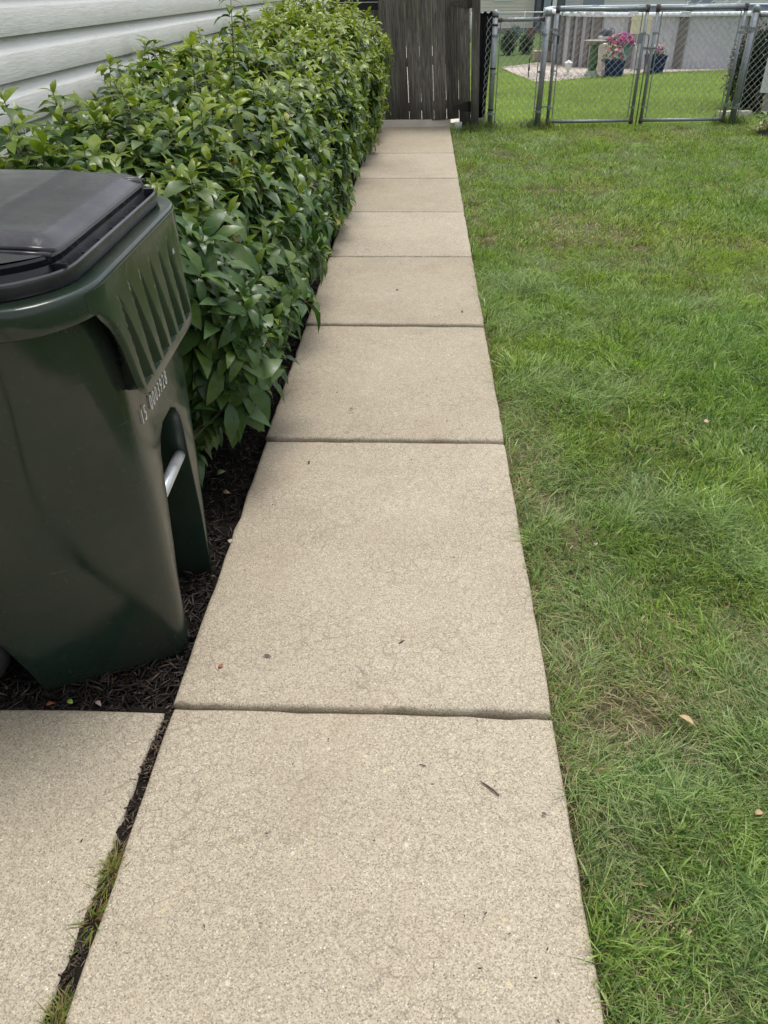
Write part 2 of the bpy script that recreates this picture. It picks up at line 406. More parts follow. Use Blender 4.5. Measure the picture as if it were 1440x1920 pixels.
# ------------------------------------------------------------------ house wall with dutch-lap siding
house = thing('house', (-1.65, 0, 0), 'pale vinyl sided house wall with overlapping lap boards along the hedge', 'house')
def lap_board(y0, y1, h, d):
    prof = [(0, 0), (d, 0), (d + .001, h * .06), (d, h * .60), (d * .93, h * .64), (d * .50, h * .81), (.004, h * .99), (.0, h)]
    me = []
    bm = bmesh.new()
    A = [bm.verts.new((x, y0, z)) for x, z in prof]; B = [bm.verts.new((x, y1, z)) for x, z in prof]
    n = len(prof)
    for k in range(n): bm.faces.new((A[k], B[k], B[(k + 1) % n], A[(k + 1) % n]))
    bm.faces.new(A); bm.faces.new(B[::-1])
    bmesh.ops.recalc_face_normals(bm, faces=bm.faces)
    return bm
EXPO = .150; Z0 = .236
bmp = lap_board(-3, 26, EXPO, .034); brd = from_bm('siding_board', bmp, M['siding'], house, angle=50); brd.location = (0, 0, Z0)
for k in range(1, 17):
    c = brd.copy(); COL.objects.link(c); c.parent = house; c.location = (0, rnd.uniform(-.05, .0), Z0 + k * EXPO)
bm = bmesh.new(); box(bm, (-.12, -3, 0), (-.002, 26, 2.9)); from_bm('wall', bm, M['siding'], house)
bm = bmesh.new(); box(bm, (-.1, -3, -.2), (-.006, 26, Z0 - .002)); from_bm('foundation', bm, M['foundation'], house).location.x = .0
bm = bmesh.new(); box(bm, (-.13, 26, 0), (.03, 26.12, 2.9)); from_bm('corner_post', bm, M['cream_siding'], house)

# ------------------------------------------------------------------ wheeled bin
def plan(uf, wf, a, w1, ur, w2, rc=.05, n=5):
    P = [(uf, -wf), (uf, wf), (uf - a, w1), (ur, w2), (ur, -w2), (uf - a, -w1)]
    out = []
    for i, p in enumerate(P):
        p = Vector(p); q0 = Vector(P[i - 1]); q1 = Vector(P[(i + 1) % len(P)])
        r = min(rc, (q0 - p).length * .45, (q1 - p).length * .45)
        A = p + (q0 - p).normalized() * r; B = p + (q1 - p).normalized() * r
        for k in range(n + 1):
            t = k / n; out.append((1 - t) ** 2 * A + 2 * t * (1 - t) * p + t * t * B)
    return out
OX, OY, OZ = -.95, 1.66, -.045
FX = .33                                             # front of the foot in the bin's own frame
wb = thing('wheeled_bin', (OX, OY, OZ), 'big dark green wheeled rubbish bin with black lid on the mulch', 'wheelie bin', None, (0, 0, R(2.0)))
def ring(z, *pl, rc=.05): return [(p.x + FX, p.y, z - OZ) for p in plan(*pl, rc=rc)]
bm = bmesh.new()
secs = [(-.045, 0, .19, .32, .325, -.66, .33, .03), (-.02, .004, .200, .32, .332, -.665, .335, .035), (.12, .006, .205, .31, .337, -.68, .345, .04),
        (.5, .010, .235, .24, .362, -.74, .38, .05), (.80, .002, .275, .15, .405, -.79, .42, .055), (.935, -.014, .30, .10, .425, -.82, .44, .06), (.985, -.016, .302, .10, .427, -.82, .44, .06)]
loft(bm, [ring(s[0], *s[1:7], rc=s[7]) for s in secs])
body_me = bpy.data.meshes.new('body_src'); bm.to_mesh(body_me); bm.free()
tmp = bpy.data.objects.new('body_tmp', body_me); COL.objects.link(tmp)
def cutter(poly, axis, lo, hi):
    b = bmesh.new()
    if axis == 'x': mk = lambda p, t: (t, p[0], p[1])
    else: mk = lambda p, t: (p[0], t, p[1])
    A = [b.verts.new(mk(p, lo)) for p in poly]; B = [b.verts.new(mk(p, hi)) for p in poly]; n = len(poly)
    b.faces.new(A); b.faces.new(B[::-1])
    for k in range(n): b.faces.new((A[k], B[k], B[(k + 1) % n], A[(k + 1) % n]))
    bmesh.ops.recalc_face_normals(b, faces=b.faces)
    me = bpy.data.meshes.new('cut'); b.to_mesh(me); b.free()
    o = bpy.data.objects.new('cut', me); COL.objects.link(o); return o
half = [(.150, -.06), (.153, .04), (.145, .2), (.128, .32), (.113, .42), (.108, .48), (.098, .525), (.075, .56), (.04, .578)]
rec = [(-v, z - OZ) for v, z in half] + [(v, z - OZ) for v, z in half[::-1]]
c1 = cutter(rec, 'x', FX - .125, FX + .2)
whl = [(FX - .322, -.06), (FX - .345, .03), (FX - .40, .16), (FX - .47, .31), (FX - .9, .31), (FX - .9, -.06)]
c2 = cutter([(u, z - OZ) for u, z in whl], 'y', -.6, .6)
for c in (c1, c2):
    md = tmp.modifiers.new('b', 'BOOLEAN'); md.operation = 'DIFFERENCE'; md.object = c; md.solver = 'EXACT'
dg = bpy.context.evaluated_depsgraph_get(); ev = tmp.evaluated_get(dg); me2 = bpy.data.meshes.new_from_object(ev)
for o in (tmp, c1, c2): bpy.data.objects.remove(o)
bm = bmesh.new(); bm.from_mesh(me2); bmesh.ops.remove_doubles(bm, verts=bm.verts, dist=.0005)
se = [e for e in bm.edges if len(e.link_faces) == 2 and e.calc_face_angle(0) > R(50)]
bmesh.ops.bevel(bm, geom=se, offset=.010, segments=3, affect='EDGES', profile=.5, clamp_overlap=True)
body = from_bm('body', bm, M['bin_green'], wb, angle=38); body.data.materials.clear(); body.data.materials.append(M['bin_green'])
# rim flange
def rim(o, z): return ring(z, .024 - o, .335 - o * .5, .088, .455 - o, -.86 + o, .465 - o, rc=.07)
bm = bmesh.new(); L = [rim(.028, .948), rim(.002, .945), rim(0, .948), rim(.0, .994), rim(.002, .998), rim(.006, 1.0), rim(.0065, 1.0), rim(.055, 1.002), rim(.055, .95)]
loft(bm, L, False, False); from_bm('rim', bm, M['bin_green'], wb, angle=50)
# fluted skirt under the front of the rim, flowing out of it
bm = bmesh.new()
zr = [.991, .975, .956, .945, .93, .91, .885, .86, .835, .81, .785, .768, .757, .755, .748, .738, .733]
ww = np.interp(zr, [.733, .738, .748, .757, .77, .80, .85, .885, .91, .93, .945, .956, .991], [.205, .219, .234, .241, .246, .252, .258, .272, .287, .305, .322, .338, .34])
NC = 264; g = []
def flute(t, D):        # steep near wall, long slanted far wall: the recess widens as it gets deeper
    if t < .26: return 0.0
    return max(0.0, D - max(0.0, t - .33) * .060) * min(1.0, (t - .26) / .07)
for z, w in zip(zr, ww):
    row = []
    for k in range(NC + 1):
        v = -w + 2 * w * k / NC
        ph = (v + .231) / .075; fl = 0
        if -.231 < v < .219 and .757 <= z < .94: fl = float(flute(ph - math.floor(ph), .038 * max(0, min(1, (.945 - z) / .18))))
        d = fl
        edge = max(0, (abs(v) / w - .93) / .07) if z < .94 else 0
        u = .0265 - 2.7 * max(0, abs(v) - .265) ** 2 - d - .008 * edge ** 2 + .022 * max(0, min(1, (.955 - z) / .21))
        row.append(bm.verts.new((u + FX, v, z - OZ)))
    g.append(row)
for A, B in zip(g, g[1:]):
    for k in range(NC): bm.faces.new((A[k], A[k + 1], B[k + 1], B[k]))
bmesh.ops.recalc_face_normals(bm, faces=bm.faces)
if sum(f.normal.x for f in bm.faces) < 0: bmesh.ops.reverse_faces(bm, faces=bm.faces)
bmesh.ops.solidify(bm, geom=list(bm.faces), thickness=.011)
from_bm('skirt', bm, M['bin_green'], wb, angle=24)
# lift bar
bm = bmesh.new(); tube(bm, [(FX - .016, -.150, .398 - OZ), (FX - .016, .150, .398 - OZ)], .0155, 16)
from_bm('lift_bar', bm, M['bright_bar'], wb, angle=40)
# moulded round badge inside the recess
bm = bmesh.new(); box(bm, (FX - .126, -.03, .07 - OZ), (FX - .121, .03, .17 - OZ)); bevel(bm, .002, 1)
from_bm('moulded_badge', bm, M['bin_green'], wb, angle=40)
# lid
def lid(o, z): return ring(z, .024 - o, .335 - o * .3, .088, .455 - o, -.86 + o, .465 - o, rc=.055)
bm = bmesh.new()
PE = .061
loft(bm, [lid(.037, 1.002), lid(.034, 1.020), lid(.036, 1.028), lid(.041, 1.030), lid(.045, 1.025), lid(.050, 1.0), lid(PE - .006, .996), lid(PE - .003, 1.01), lid(PE + .004, 1.035), lid(PE - .001, 1.048), lid(PE + .001, 1.053)], False, False)
edge = lid(PE + .001, 1.053); NL = 40; loops = []; cx = FX - .40
for j in range(NL + 1):
    s = 1 - (j / NL) ** 1.3 if j < NL else .002
    L = []
    for (x, y, z) in edge:
        px, py = cx + (x - cx) * s, y * s
        fr = max(0, FX + .024 - PE - px)                       # distance behind the front edge
        q = min(1, (1 - s) * 9)
        h = 1.053 - OZ + .026 * (1 - math.exp(-fr / .20)) * max(0, 1 - max(0, (abs(py) - .20) / .24) ** 2) + .010 * (1 - s)
        t = max(0, min(1, (.285 - abs(py)) / .022)); t = t * t * (3 - 2 * t); h += .015 * t * q * min(1, fr / .03)
        h -= .007 * math.exp(-((abs(py) - .302) / .010) ** 2) * q * min(1, fr / .05)
        h += .004 * math.exp(-((fr - .16) / .012) ** 2) * (abs(py) < .3) * q + .003 * math.sin(px * 17 + 2 * py) * (1 - s)
        L.append((px, py, h))
    loops.append(L)
loft(bm, loops, False, True)
bmesh.ops.remove_doubles(bm, verts=bm.verts, dist=.0002)
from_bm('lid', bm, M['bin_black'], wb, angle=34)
# ribs across the lid's grip trough
for k in range(13):
    v = -.27 + k * .045; bm = bmesh.new()
    z1 = 1.016 if k % 2 else 1.022
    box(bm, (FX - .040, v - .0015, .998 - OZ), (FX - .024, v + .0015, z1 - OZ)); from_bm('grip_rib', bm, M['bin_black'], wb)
for sgn in (-1, 1):
    bm = bmesh.new(); v0 = sgn * .305
    box(bm, (FX - .044, v0 - .004, .998 - OZ), (FX - .020, v0 + .004, 1.036 - OZ)); bevel(bm, .002, 1); from_bm('grip_end', bm, M['bin_black'], wb)
# raised moulding ridges along both sides of the lid, worn chip on the skirt
def lid_z(px, py):
    s_ = max(0.05, 1 - (FX + .024 - PE - px) / .34); fr = max(0, FX + .024 - PE - px)
    return 1.053 - OZ + .026 * (1 - math.exp(-fr / .20)) * max(0, 1 - max(0, (abs(py) - .20) / .24) ** 2)
for sgn in (-1, 1):
    for off, rr_ in ((0, .0065), (.026, .0045)):
        bm = bmesh.new(); pts = []
        for j in range(15):
            t_ = j / 14; px = FX - .042 - .72 * t_; py = sgn * (.288 + off + .045 * min(1, t_ * 2.2) ** 2)
            pts.append((px, py, lid_z(px, py) - .001 + .002 * t_))
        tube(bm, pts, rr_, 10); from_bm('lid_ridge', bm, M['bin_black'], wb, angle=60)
bm = bmesh.new(); vs = [bm.verts.new(v) for v in ((0, -.008, .012), (0, .004, .016), (0, .010, .004), (0, .004, -.012), (0, .001, -.020), (0, -.003, -.006))]
bm.faces.new(vs); bmesh.ops.solidify(bm, geom=list(bm.faces), thickness=.001)
o = from_bm('worn_chip', bm, M['white_paint'], wb); o.location = (FX + .0315, .205, .905 - OZ)
# handle, hinge and wheels at the back
bm = bmesh.new(); tube(bm, [(-.59, -.33, .96), (-.66, -.33, .985), (-.68, -.30, .99), (-.68, .30, .99), (-.66, .33, .985), (-.59, .33, .96)], .016, 10)
from_bm('handle', bm, M['bin_green'], wb, angle=60)
bm = bmesh.new(); tube(bm, [(FX - .535, -.34, .14), (FX - .535, .34, .14)], .012, 10); from_bm('axle', bm, M['bright_bar'], wb, angle=60)
for s in (-1, 1):
    bm = bmesh.new(); lathe(bm, [(.085, -.034), (.13, -.036), (.146, -.026), (.15, -.01), (.15, .01), (.146, .026), (.13, .036), (.085, .034)], 36)
    vs = list(bm.verts)
    for v in vs:
        a = math.atan2(v.co.y, v.co.x); 
        if v.co.xy.length > .14 and int(a / (2 * math.pi) * 36 + 100) % 2: v.co.x *= .965; v.co.y *= .965
    w_ = from_bm('wheel', bm, M['rubber'], wb, angle=40); w_.rotation_euler = (R(90), 0, 0); w_.scale = (.92, .92, .92); w_.location = (FX - .535, s * .30, .14)
    bm = bmesh.new(); lathe(bm, [(.02, -.04), (.07, -.03), (.085, -.033), (.085, .033), (.07, .03), (.02, .04)], 24); from_bm('wheel_rim', bm, M['black_plastic'], w_, angle=40)
# white stamped serial number, one mesh for each digit
vpos = -.178
for ch in '15 0003928':
    if ch == ' ': vpos += .028; continue
    fc = bpy.data.curves.new('digit', 'FONT'); fc.body = ch; fc.size = .052; fc.extrude = .0005; fc.offset = -.0006
    ft = bpy.data.objects.new('digit_src', fc); COL.objects.link(ft)
    dg = bpy.context.evaluated_depsgraph_get(); sm_ = bpy.data.meshes.new_from_object(ft.evaluated_get(dg)); bpy.data.objects.remove(ft)
    sm_.materials.clear(); sm_.materials.append(M['white_paint'])
    di = link('digit', sm_, wb)
    di.matrix_local = Matrix(((0, 0, 1, FX + .0090), (.62, 0, 0, vpos), (0, 1, 0, .642 - .0 * (vpos + .16) - OZ), (0, 0, 0, 1))); vpos += .0225

# ------------------------------------------------------------------ leaf meshes
def leaf_arrays(Pb, D, N, Ln, Wd, curl, fold, rows=3):
    """Pb base points, D direction, N normal (unit arrays). returns V(n,k,3), quads, tris template"""
    S = np.cross(D, N); ts = [0, .22, .52, .80, 1.0]; ws = [.06, .72, 1.0, .55, 0]
    V = []
    for t, w in zip(ts, ws):
        c = Pb + D * (Ln * t)[:, None] + N * (-curl * Ln * t * t)[:, None] + N * (.10 * Ln * math.sin(t * math.pi))[:, None]
        if w == 0: V.append(c)
        else:
            off = S * (Wd * .5 * w)[:, None]; up = N * (fold * Wd * .5 * w)[:, None]
            V += [c - off + up, c, c + off + up]
    V = np.stack(V, 1)
    q = []
    for r in range(3):
        a = r * 3; q += [(a, a + 1, a + 4, a + 3), (a + 1, a + 2, a + 5, a + 4)]
    t = [(9, 10, 12), (10, 11, 12)]
    return V, np.array(q), np.array(t)
def leaf_mesh(name, V, q, t, col):
    n, k, _ = V.shape; base = (np.arange(n) * k)[:, None, None]
    return smooth(np_mesh(name, V.reshape(-1, 3), [(q[None] + base).reshape(-1, 4), (t[None] + base).reshape(-1, 3)], np.repeat(col, k, 0)))
def unit(a): return a / np.maximum(np.linalg.norm(a, axis=1, keepdims=True), 1e-9)

# ------------------------------------------------------------------ hedge
hedge = thing('hedge', (-1.0, 6.1, -.045), 'long leafy evergreen hedge with wet leaves between house and path', 'hedge')
HO = np.array([-1.0, 6.1, -.045])
def htop(y): return np.interp(y, [2.1, 3, 5, 7, 9.6], [.83, .87, .95, 1.04, 1.13])
PROF = np.array([(-.72, .02), (-.64, .12), (-.56, .30), (-.505, .50), (-.51, .68), (-.57, .84), (-.70, .95), (-.95, 1.0), (-1.2, 1.02), (-1.45, 1.02), (-1.60, .96)])   # z as a share of the top
_seg = np.r_[0, np.cumsum(np.linalg.norm(np.diff(PROF, axis=0), axis=1))]
def prof_at(s):
    t = s * _seg[-1]; return np.stack([np.interp(t, _seg, PROF[:, 0]), np.interp(t, _seg, PROF[:, 1])], -1)
def prof_n(s):
    d = prof_at(np.minimum(s + .02, 1)) - prof_at(np.maximum(s - .02, 0)); n = np.stack([d[:, 1], -d[:, 0]], -1); return unit(n)
sh_s, sh_y, sh_end = [], [], []
# shoots over the surface, and over the near end
NS = 1300
s = rng.random(NS); y = 2.25 + rng.random(NS) ** 1.12 * 7.75
n2 = prof_n(s); pxz = prof_at(s); H = htop(y)
lump = (fbm(y, s * 2, .55, 5) - .5)
jit = np.abs(rng.normal(0, .065, NS)) * (n2[:, 1] > .6)
far_bulge = np.interp(y, [2.2, 4, 7, 9.8], [-.02, .0, .05, .16])
tip = np.stack([pxz[:, 0] + n2[:, 0] * (lump * .34 + rng.normal(0, .03, NS)) + (far_bulge - .045) * np.clip(n2[:, 0], 0, 1), y, pxz[:, 1] * H + n2[:, 1] * lump * .36 + jit], -1)
side = np.clip(n2[:, 0], -.2, 1)
sd_ = np.stack([n2[:, 0] * .9, rng.normal(0, .22, NS) - .05, np.clip(n2[:, 1], 0, 1) * .9 + .40], -1) + rng.normal(0, .16, (NS, 3))
# near end face
NE = 300; ye = np.full(NE, 2.28) + rng.normal(0, .07, NE); se_ = rng.random(NE); rr_ = np.sqrt(rng.random(NE)); pe = prof_at(se_); He = htop(ye)
cxz = np.array([-1.05, .55]); te = cxz + (pe - cxz) * rr_[:, None]
_dx = (te[:, 0] + 1.05) * .9
tipe = np.stack([te[:, 0], ye + (1 - rr_) * 0 + .35 * (te[:, 1] < .35), te[:, 1] * He + .06], -1)
sde = np.stack([_dx + rng.normal(0, .12, NE), np.full(NE, -.7), np.full(NE, .55)], -1) + rng.normal(0, .18, (NE, 3))
# interior fill
NI = 1000; si = rng.random(NI); yi = 2.4 + rng.random(NI) * 7.5; pi_ = prof_at(si); ri = .45 + .4 * rng.random(NI); ti = cxz + (pi_ - cxz) * ri[:, None]
tipi = np.stack([ti[:, 0], yi, np.maximum(ti[:, 1] * htop(yi), .12)], -1); sdi = rng.normal(0, .5, (NI, 3)) + np.array([.3, 0, .6])
tips = np.concatenate([tip, tipe, tipi]); dirs = unit(np.concatenate([sd_, sde, sdi]))
topness = np.concatenate([np.clip(n2[:, 1], 0, 1), np.zeros(NE), np.zeros(NI)])
inner = np.concatenate([np.zeros(NS + NE), np.ones(NI)])
# tall loose shoots standing out of the top
tall = [(-1.05, 4.05, 1.22, .06, -.02), (-.93, 4.45, 1.42, .10, .05), (-1.42, 2.9, 1.13, -.05, -.1), (-1.35, 3.15, 1.12, -.12, -.1), (-1.15, 3.3, 1.12, .03, 0), (-1.5, 2.7, 1.0, -.2, -.2), (-.9, 3.7, 1.05, .08, 0), (-1.3, 5.0, 1.16, .0, 0), (-.8, 5.6, 1.18, .1, 0),
        (-1.1, 6.4, 1.2, 0, 0), (-.85, 7.3, 1.27, .05, 0), (-.6, 8.2, 1.26, .1, 0), (-1.0, 8.6, 1.32, 0, 0), (-.7, 9.3, 1.36, .1, 0), (-1.2, 9.4, 1.33, 0, 0)]
for _ in range(95):
    y_t = rnd.uniform(2.4, 9.8); x_t = rnd.uniform(-1.5, -.62); tall.append((x_t, y_t, float(htop(y_t)) + rnd.uniform(.02, .20) * (1.2 if x_t < -.9 else .7), rnd.uniform(-.12, .15), rnd.uniform(-.15, .15)))
tips = np.concatenate([tips, [(a, b, c) for a, b, c, _, _ in tall]]); dirs = unit(np.concatenate([dirs, [(d, e, 1.0) for _, _, _, d, e in tall]]))
topness = np.r_[topness, np.ones(len(tall))]; inner = np.r_[inner, np.zeros(len(tall))]
NT_ = len(tips); istall = np.arange(NT_) >= NT_ - len(tall)
nodes = np.where(istall, 13, np.where(inner > 0, 5, 9)); gap = np.where(istall, .042, .037) * rng.uniform(.85, 1.2, NT_)
PB, DD, NN, LL, WW, CC, SH = [], [], [], [], [], [], []
KD = np.r_[0, .25, .60, 1.05, 1.9, 3.0, 4.1, np.arange(5.1, 12, .95)]
side1 = unit(np.cross(dirs, np.array([0.13, 0.21, 1.0]) + 0 * dirs)); side2 = np.cross(dirs, side1)
roll = rng.random(NT_) * math.pi
bend = rng.normal(0, .10, (NT_, 3))
for k in range(13):
    ok = k < nodes; d = dirs[ok]; dist = (KD[k] * gap)[ok]
    p = tips[ok] - d * dist[:, None] + bend[ok] * (dist ** 2 * 2)[:, None]
    ang = roll[ok] + k * math.pi / 2 + rng.normal(0, .25, ok.sum())
    for sg in (0, math.pi):
        a = ang + sg
        rad = side1[ok] * np.cos(a)[:, None] + side2[ok] * np.sin(a)[:, None]
        open_ = np.interp(k, [0, 1, 3, 5, 8], [.45, .85, 1.10, 1.15, 1.2]) * rng.uniform(.8, 1.2, ok.sum())
        D = unit(d * np.clip(1.15 - open_, .0, 1)[:, None] + rad * open_[:, None] + np.array([0, 0, -.04 - .03 * k]) + rng.normal(0, .14, rad.shape))
        up = np.array([.25, -.05, 1.0]) * .8 + d * .55 + rng.normal(0, .26, rad.shape)
        Nn = unit(up - D * (up * D).sum(1, keepdims=True))
        size = np.interp(k, [0, 1, 2, 4, 12], [.55, .8, 1.0, 1.05, 1.0]) * rng.uniform(.62, 1.22, ok.sum())
        PB.append(p); DD.append(D); NN.append(Nn); LL.append(  .106 * size); WW.append(.045 * size * rng.uniform(.85, 1.2, ok.sum()))
        age_shade = np.clip(k / 5 + rng.normal(0, .22, ok.sum()) + .55 * (1 - topness[ok]) + .25 * inner[ok] + .02 - .13 * (np.clip(tips[ok][:, 1], 2.2, 8) - 5), 0, 1)  # leaf age, plus shade painted into the side and inner leaves
        c = np.array([.23, .295, .030])[None] * (1 - age_shade[:, None]) + np.array([.056, .116, .030])[None] * age_shade[:, None]
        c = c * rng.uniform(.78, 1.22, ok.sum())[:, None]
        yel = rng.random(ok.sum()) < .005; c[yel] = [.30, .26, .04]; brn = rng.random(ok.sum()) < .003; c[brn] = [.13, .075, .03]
        CC.append(c); SH.append(np.flatnonzero(ok))
PB, DD, NN, LL, WW, CC = map(np.concatenate, (PB, DD, NN, LL, WW, CC))
SH = np.concatenate(SH)
keep = (PB[:, 0] + DD[:, 0] * LL > -1.60) & (PB[:, 2] > .02) & (PB[:, 0] < .2)
cut_bin = (PB[:, 1] < 2.22) & (PB[:, 2] < 1.0); keep &= ~cut_bin
PB, DD, NN, LL, WW, CC, SH = (a[keep] for a in (PB, DD, NN, LL, WW, CC, SH))
# the leaves that show largest become parts of their own
cp = np.array([0, 0, CAM_H]); mid = PB + DD * (LL * .5)[:, None]; dv = mid - cp; dd_ = np.linalg.norm(dv, axis=1)
outer = inner[SH] < .5
score = LL * (.3 + np.abs((NN * dv).sum(1) / dd_)) / dd_ * outer * np.where((mid[:, 2] > .15), 1, .3)
# in view only
ww_ = dv @ np.array(_w); ix = 720 + 1452.3 * (dv @ np.array(_r)) / ww_; iy = 960 - 1452.3 * (dv @ np.array(_u)) / ww_
inv = (ix > 5) & (ix < 900) & (iy > 5) & ~((ix < 330) & (iy > 370))
# crude occlusion: keep the first leaf met in each small cell of view angle
order = np.argsort(dd_ - .02 * rng.random(len(dd_))); seen = {}; front = np.zeros(len(dd_), bool)
for i in order:
    if not inv[i] or not outer[i]: continue
    c_ = (int(ix[i] // 13), int(iy[i] // 13))
    if c_ not in seen: seen[c_] = 1; front[i] = True
score = score * front * inv
big = np.argsort(-score)[:296]
isb = np.zeros(len(LL), bool); isb[big] = True
fold = rng.uniform(.05, .35, len(LL)); curl = rng.uniform(.08, .42, len(LL))
def sub(m_): return leaf_arrays(PB[m_] - HO, DD[m_], NN[m_], LL[m_], WW[m_], curl[m_], fold[m_])
V, q, t = sub(~isb)
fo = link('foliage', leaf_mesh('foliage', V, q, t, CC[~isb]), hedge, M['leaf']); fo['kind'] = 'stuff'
protos = []
for j in range(8):
    f_ = rnd.uniform(.05, .33); cu = rnd.uniform(.05, .4); a_ = j / 7
    c = np.array([[.22, .285, .030]]) * (1 - a_) + np.array([[.056, .116, .030]]) * a_
    V, q, t = leaf_arrays(np.zeros((1, 3)), np.array([[0, 1., 0]]), np.array([[0, 0, 1.]]), np.array([.106]), np.array([.045]), np.array([cu]), np.array([f_]))
    protos.append(leaf_mesh('leaf', V, q, t, c))
    protos[-1].materials.append(M['leaf'])
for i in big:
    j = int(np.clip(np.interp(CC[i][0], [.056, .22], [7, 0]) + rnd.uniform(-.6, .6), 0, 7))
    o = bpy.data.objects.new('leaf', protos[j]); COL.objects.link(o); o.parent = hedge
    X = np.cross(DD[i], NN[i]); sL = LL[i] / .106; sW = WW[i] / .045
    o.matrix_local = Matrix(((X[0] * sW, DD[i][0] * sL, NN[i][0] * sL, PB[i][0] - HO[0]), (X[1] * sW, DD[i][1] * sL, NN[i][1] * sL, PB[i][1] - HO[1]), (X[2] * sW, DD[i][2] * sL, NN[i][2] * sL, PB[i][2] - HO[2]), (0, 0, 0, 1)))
# shoot stems (many, thin) and woody stems at the foot
def strips(P0, P1, r0, r1, n=4):
    d = unit(P1 - P0); a = unit(np.cross(d, np.array([.3, .9, .2]) + 0 * d)); b = np.cross(d, a); V = []
    for P, r in ((P0, r0), (P1, r1)):
        for k in range(n):
            an = 2 * math.pi * k / n; V.append(P + r * (math.cos(an) * a + math.sin(an) * b))
    V = np.stack(V, 1); q = np.array([(k, (k + 1) % n, n + (k + 1) % n, n + k) for k in range(n)])
    return V, q
ln = (KD[nodes - 1] * gap + np.where(istall, .05, .10))[:, None]
V1, q1 = strips(tips - dirs * ln + bend * (ln ** 2 * 2) - HO, tips - HO + dirs * .004, .0030, .0014)
kb = (tips[:, 1] > 2.2) & (tips[:, 0] > -1.62) & (inner < .5) & (tips[:, 2] > .13)
V1 = V1[kb]; n_ = len(V1)
Q = (q1[None] + (np.arange(n_) * 8)[:, None, None]).reshape(-1, 4)
st = link('shoot_stems', np_mesh('shoot_stems', V1.reshape(-1, 3), [Q]), hedge, M['bark']); st['kind'] = 'stuff'
for k in range(17):
    yb = 2.55 + k * .45 + rnd.uniform(-.1, .1)
    bm = bmesh.new()
    for b_ in range(6):
        x0 = -1.02 + rnd.uniform(-.06, .06); a_ = rnd.uniform(0, 6.28); sp = rnd.uniform(.15, .38); hz = rnd.uniform(.5, .85)
        p0 = Vector((x0 + .03 * math.cos(a_), yb + .03 * math.sin(a_), -.06)); p2 = Vector((x0 + sp * math.cos(a_) * .9, yb + sp * math.sin(a_), hz))
        p1 = p0.lerp(p2, .5) + Vector((.0, 0, .08))
        tube(bm, [p - Vector(HO) for p in (p0, p1, p2)], [.011, .008, .004], 5)
    from_bm('woody_stem', bm, M['bark'], hedge, sm=True)

# ------------------------------------------------------------------ mulch chips
def chips(n, X, Y, Z, L, W, cols, mat, name, tilt=.25):
    a = rng.random(n) * 2 * math.pi; D = np.stack([np.cos(a), np.sin(a), rng.normal(0, tilt, n)], -1); D = unit(D)
    N = unit(np.stack([rng.normal(0, .35, n), rng.normal(0, .35, n), np.ones(n)], -1)); N = unit(N - D * (N * D).sum(1, keepdims=True)); S = np.cross(D, N)
    P = np.stack([X, Y, Z], -1); th = W * .3
    V = []
    for u_, w_ in ((-.5, .5), (0, 1.0), (.5, .35)):
        c = P + D * (L * u_)[:, None] + N * (L * .05 * (1 - 4 * u_ * u_))[:, None]
        V += [c - S * (W * .5 * w_)[:, None], c + S * (W * .5 * w_)[:, None], c + N * (th * (.4 + w_ * .6))[:, None]]
    V = np.stack(V, 1); q = []
    for r in (0, 3): q += [(r, r + 2, r + 5, r + 3), (r + 2, r + 1, r + 4, r + 5), (r + 1, r, r + 3, r + 4)]
    q = np.array(q); Q = (q[None] + (np.arange(n) * 9)[:, None, None]).reshape(-1, 4)
    return link(name, np_mesh(name, V.reshape(-1, 3), [Q], np.repeat(cols, 9, 0)), None, mat)
n = 700; yj = .2 + rng.random(n) * 1.07
tag(chips(n, -.588 - .020 * (1.25 - yj) + rng.normal(0, .010, n), yj, -.016 + rng.random(n) * .010, rng.uniform(.006, .022, n), rng.uniform(.002, .006, n), np.array([[.03, .02, .014], [.07, .05, .03], [.16, .12, .08], [.02, .015, .01]])[rng.integers(0, 4, n)], None, 'crack_litter', .3), None, None, None, 'stuff').data.materials.append(M['mulch'])
n = 15000
yy = 1.25 + rng.random(n) ** 1.9 * 8.7; xx = -1.3 + rng.random(n) ** .75 * .722
xx = np.where(yy > 3.6, -.92 + rng.random(n) * .33, xx)
pal = np.array([[.012, .009, .007], [.018, .012, .009], [.028, .019, .013], [.05, .033, .022], [.12, .088, .062]])
cc = pal[rng.choice(5, n, p=[.30, .28, .2, .14, .08])] * rng.uniform(.45, .95, n)[:, None]
tag(chips(n, xx, yy, -.046 + rng.random(n) * .018, rng.uniform(.012, .045, n), rng.uniform(.003, .009, n), cc, M['mulch'], 'mulch', .3), None, None, None, 'stuff')

n = 170; yg = .2 + rng.random(n) ** 1.5 * 6; xg = -.55 + rng.random(n) ** .8 * .85
cg = np.array([[.035, .028, .02], [.07, .045, .03], [.12, .09, .06], [.03, .03, .03]])[rng.integers(0, 4, n)]
tag(chips(n, xg, yg, np.full(n, .0075), rng.uniform(.003, .009, n), rng.uniform(.0012, .004, n), cg, M['mulch'], 'path_grit', .05), None, None, None, 'stuff')
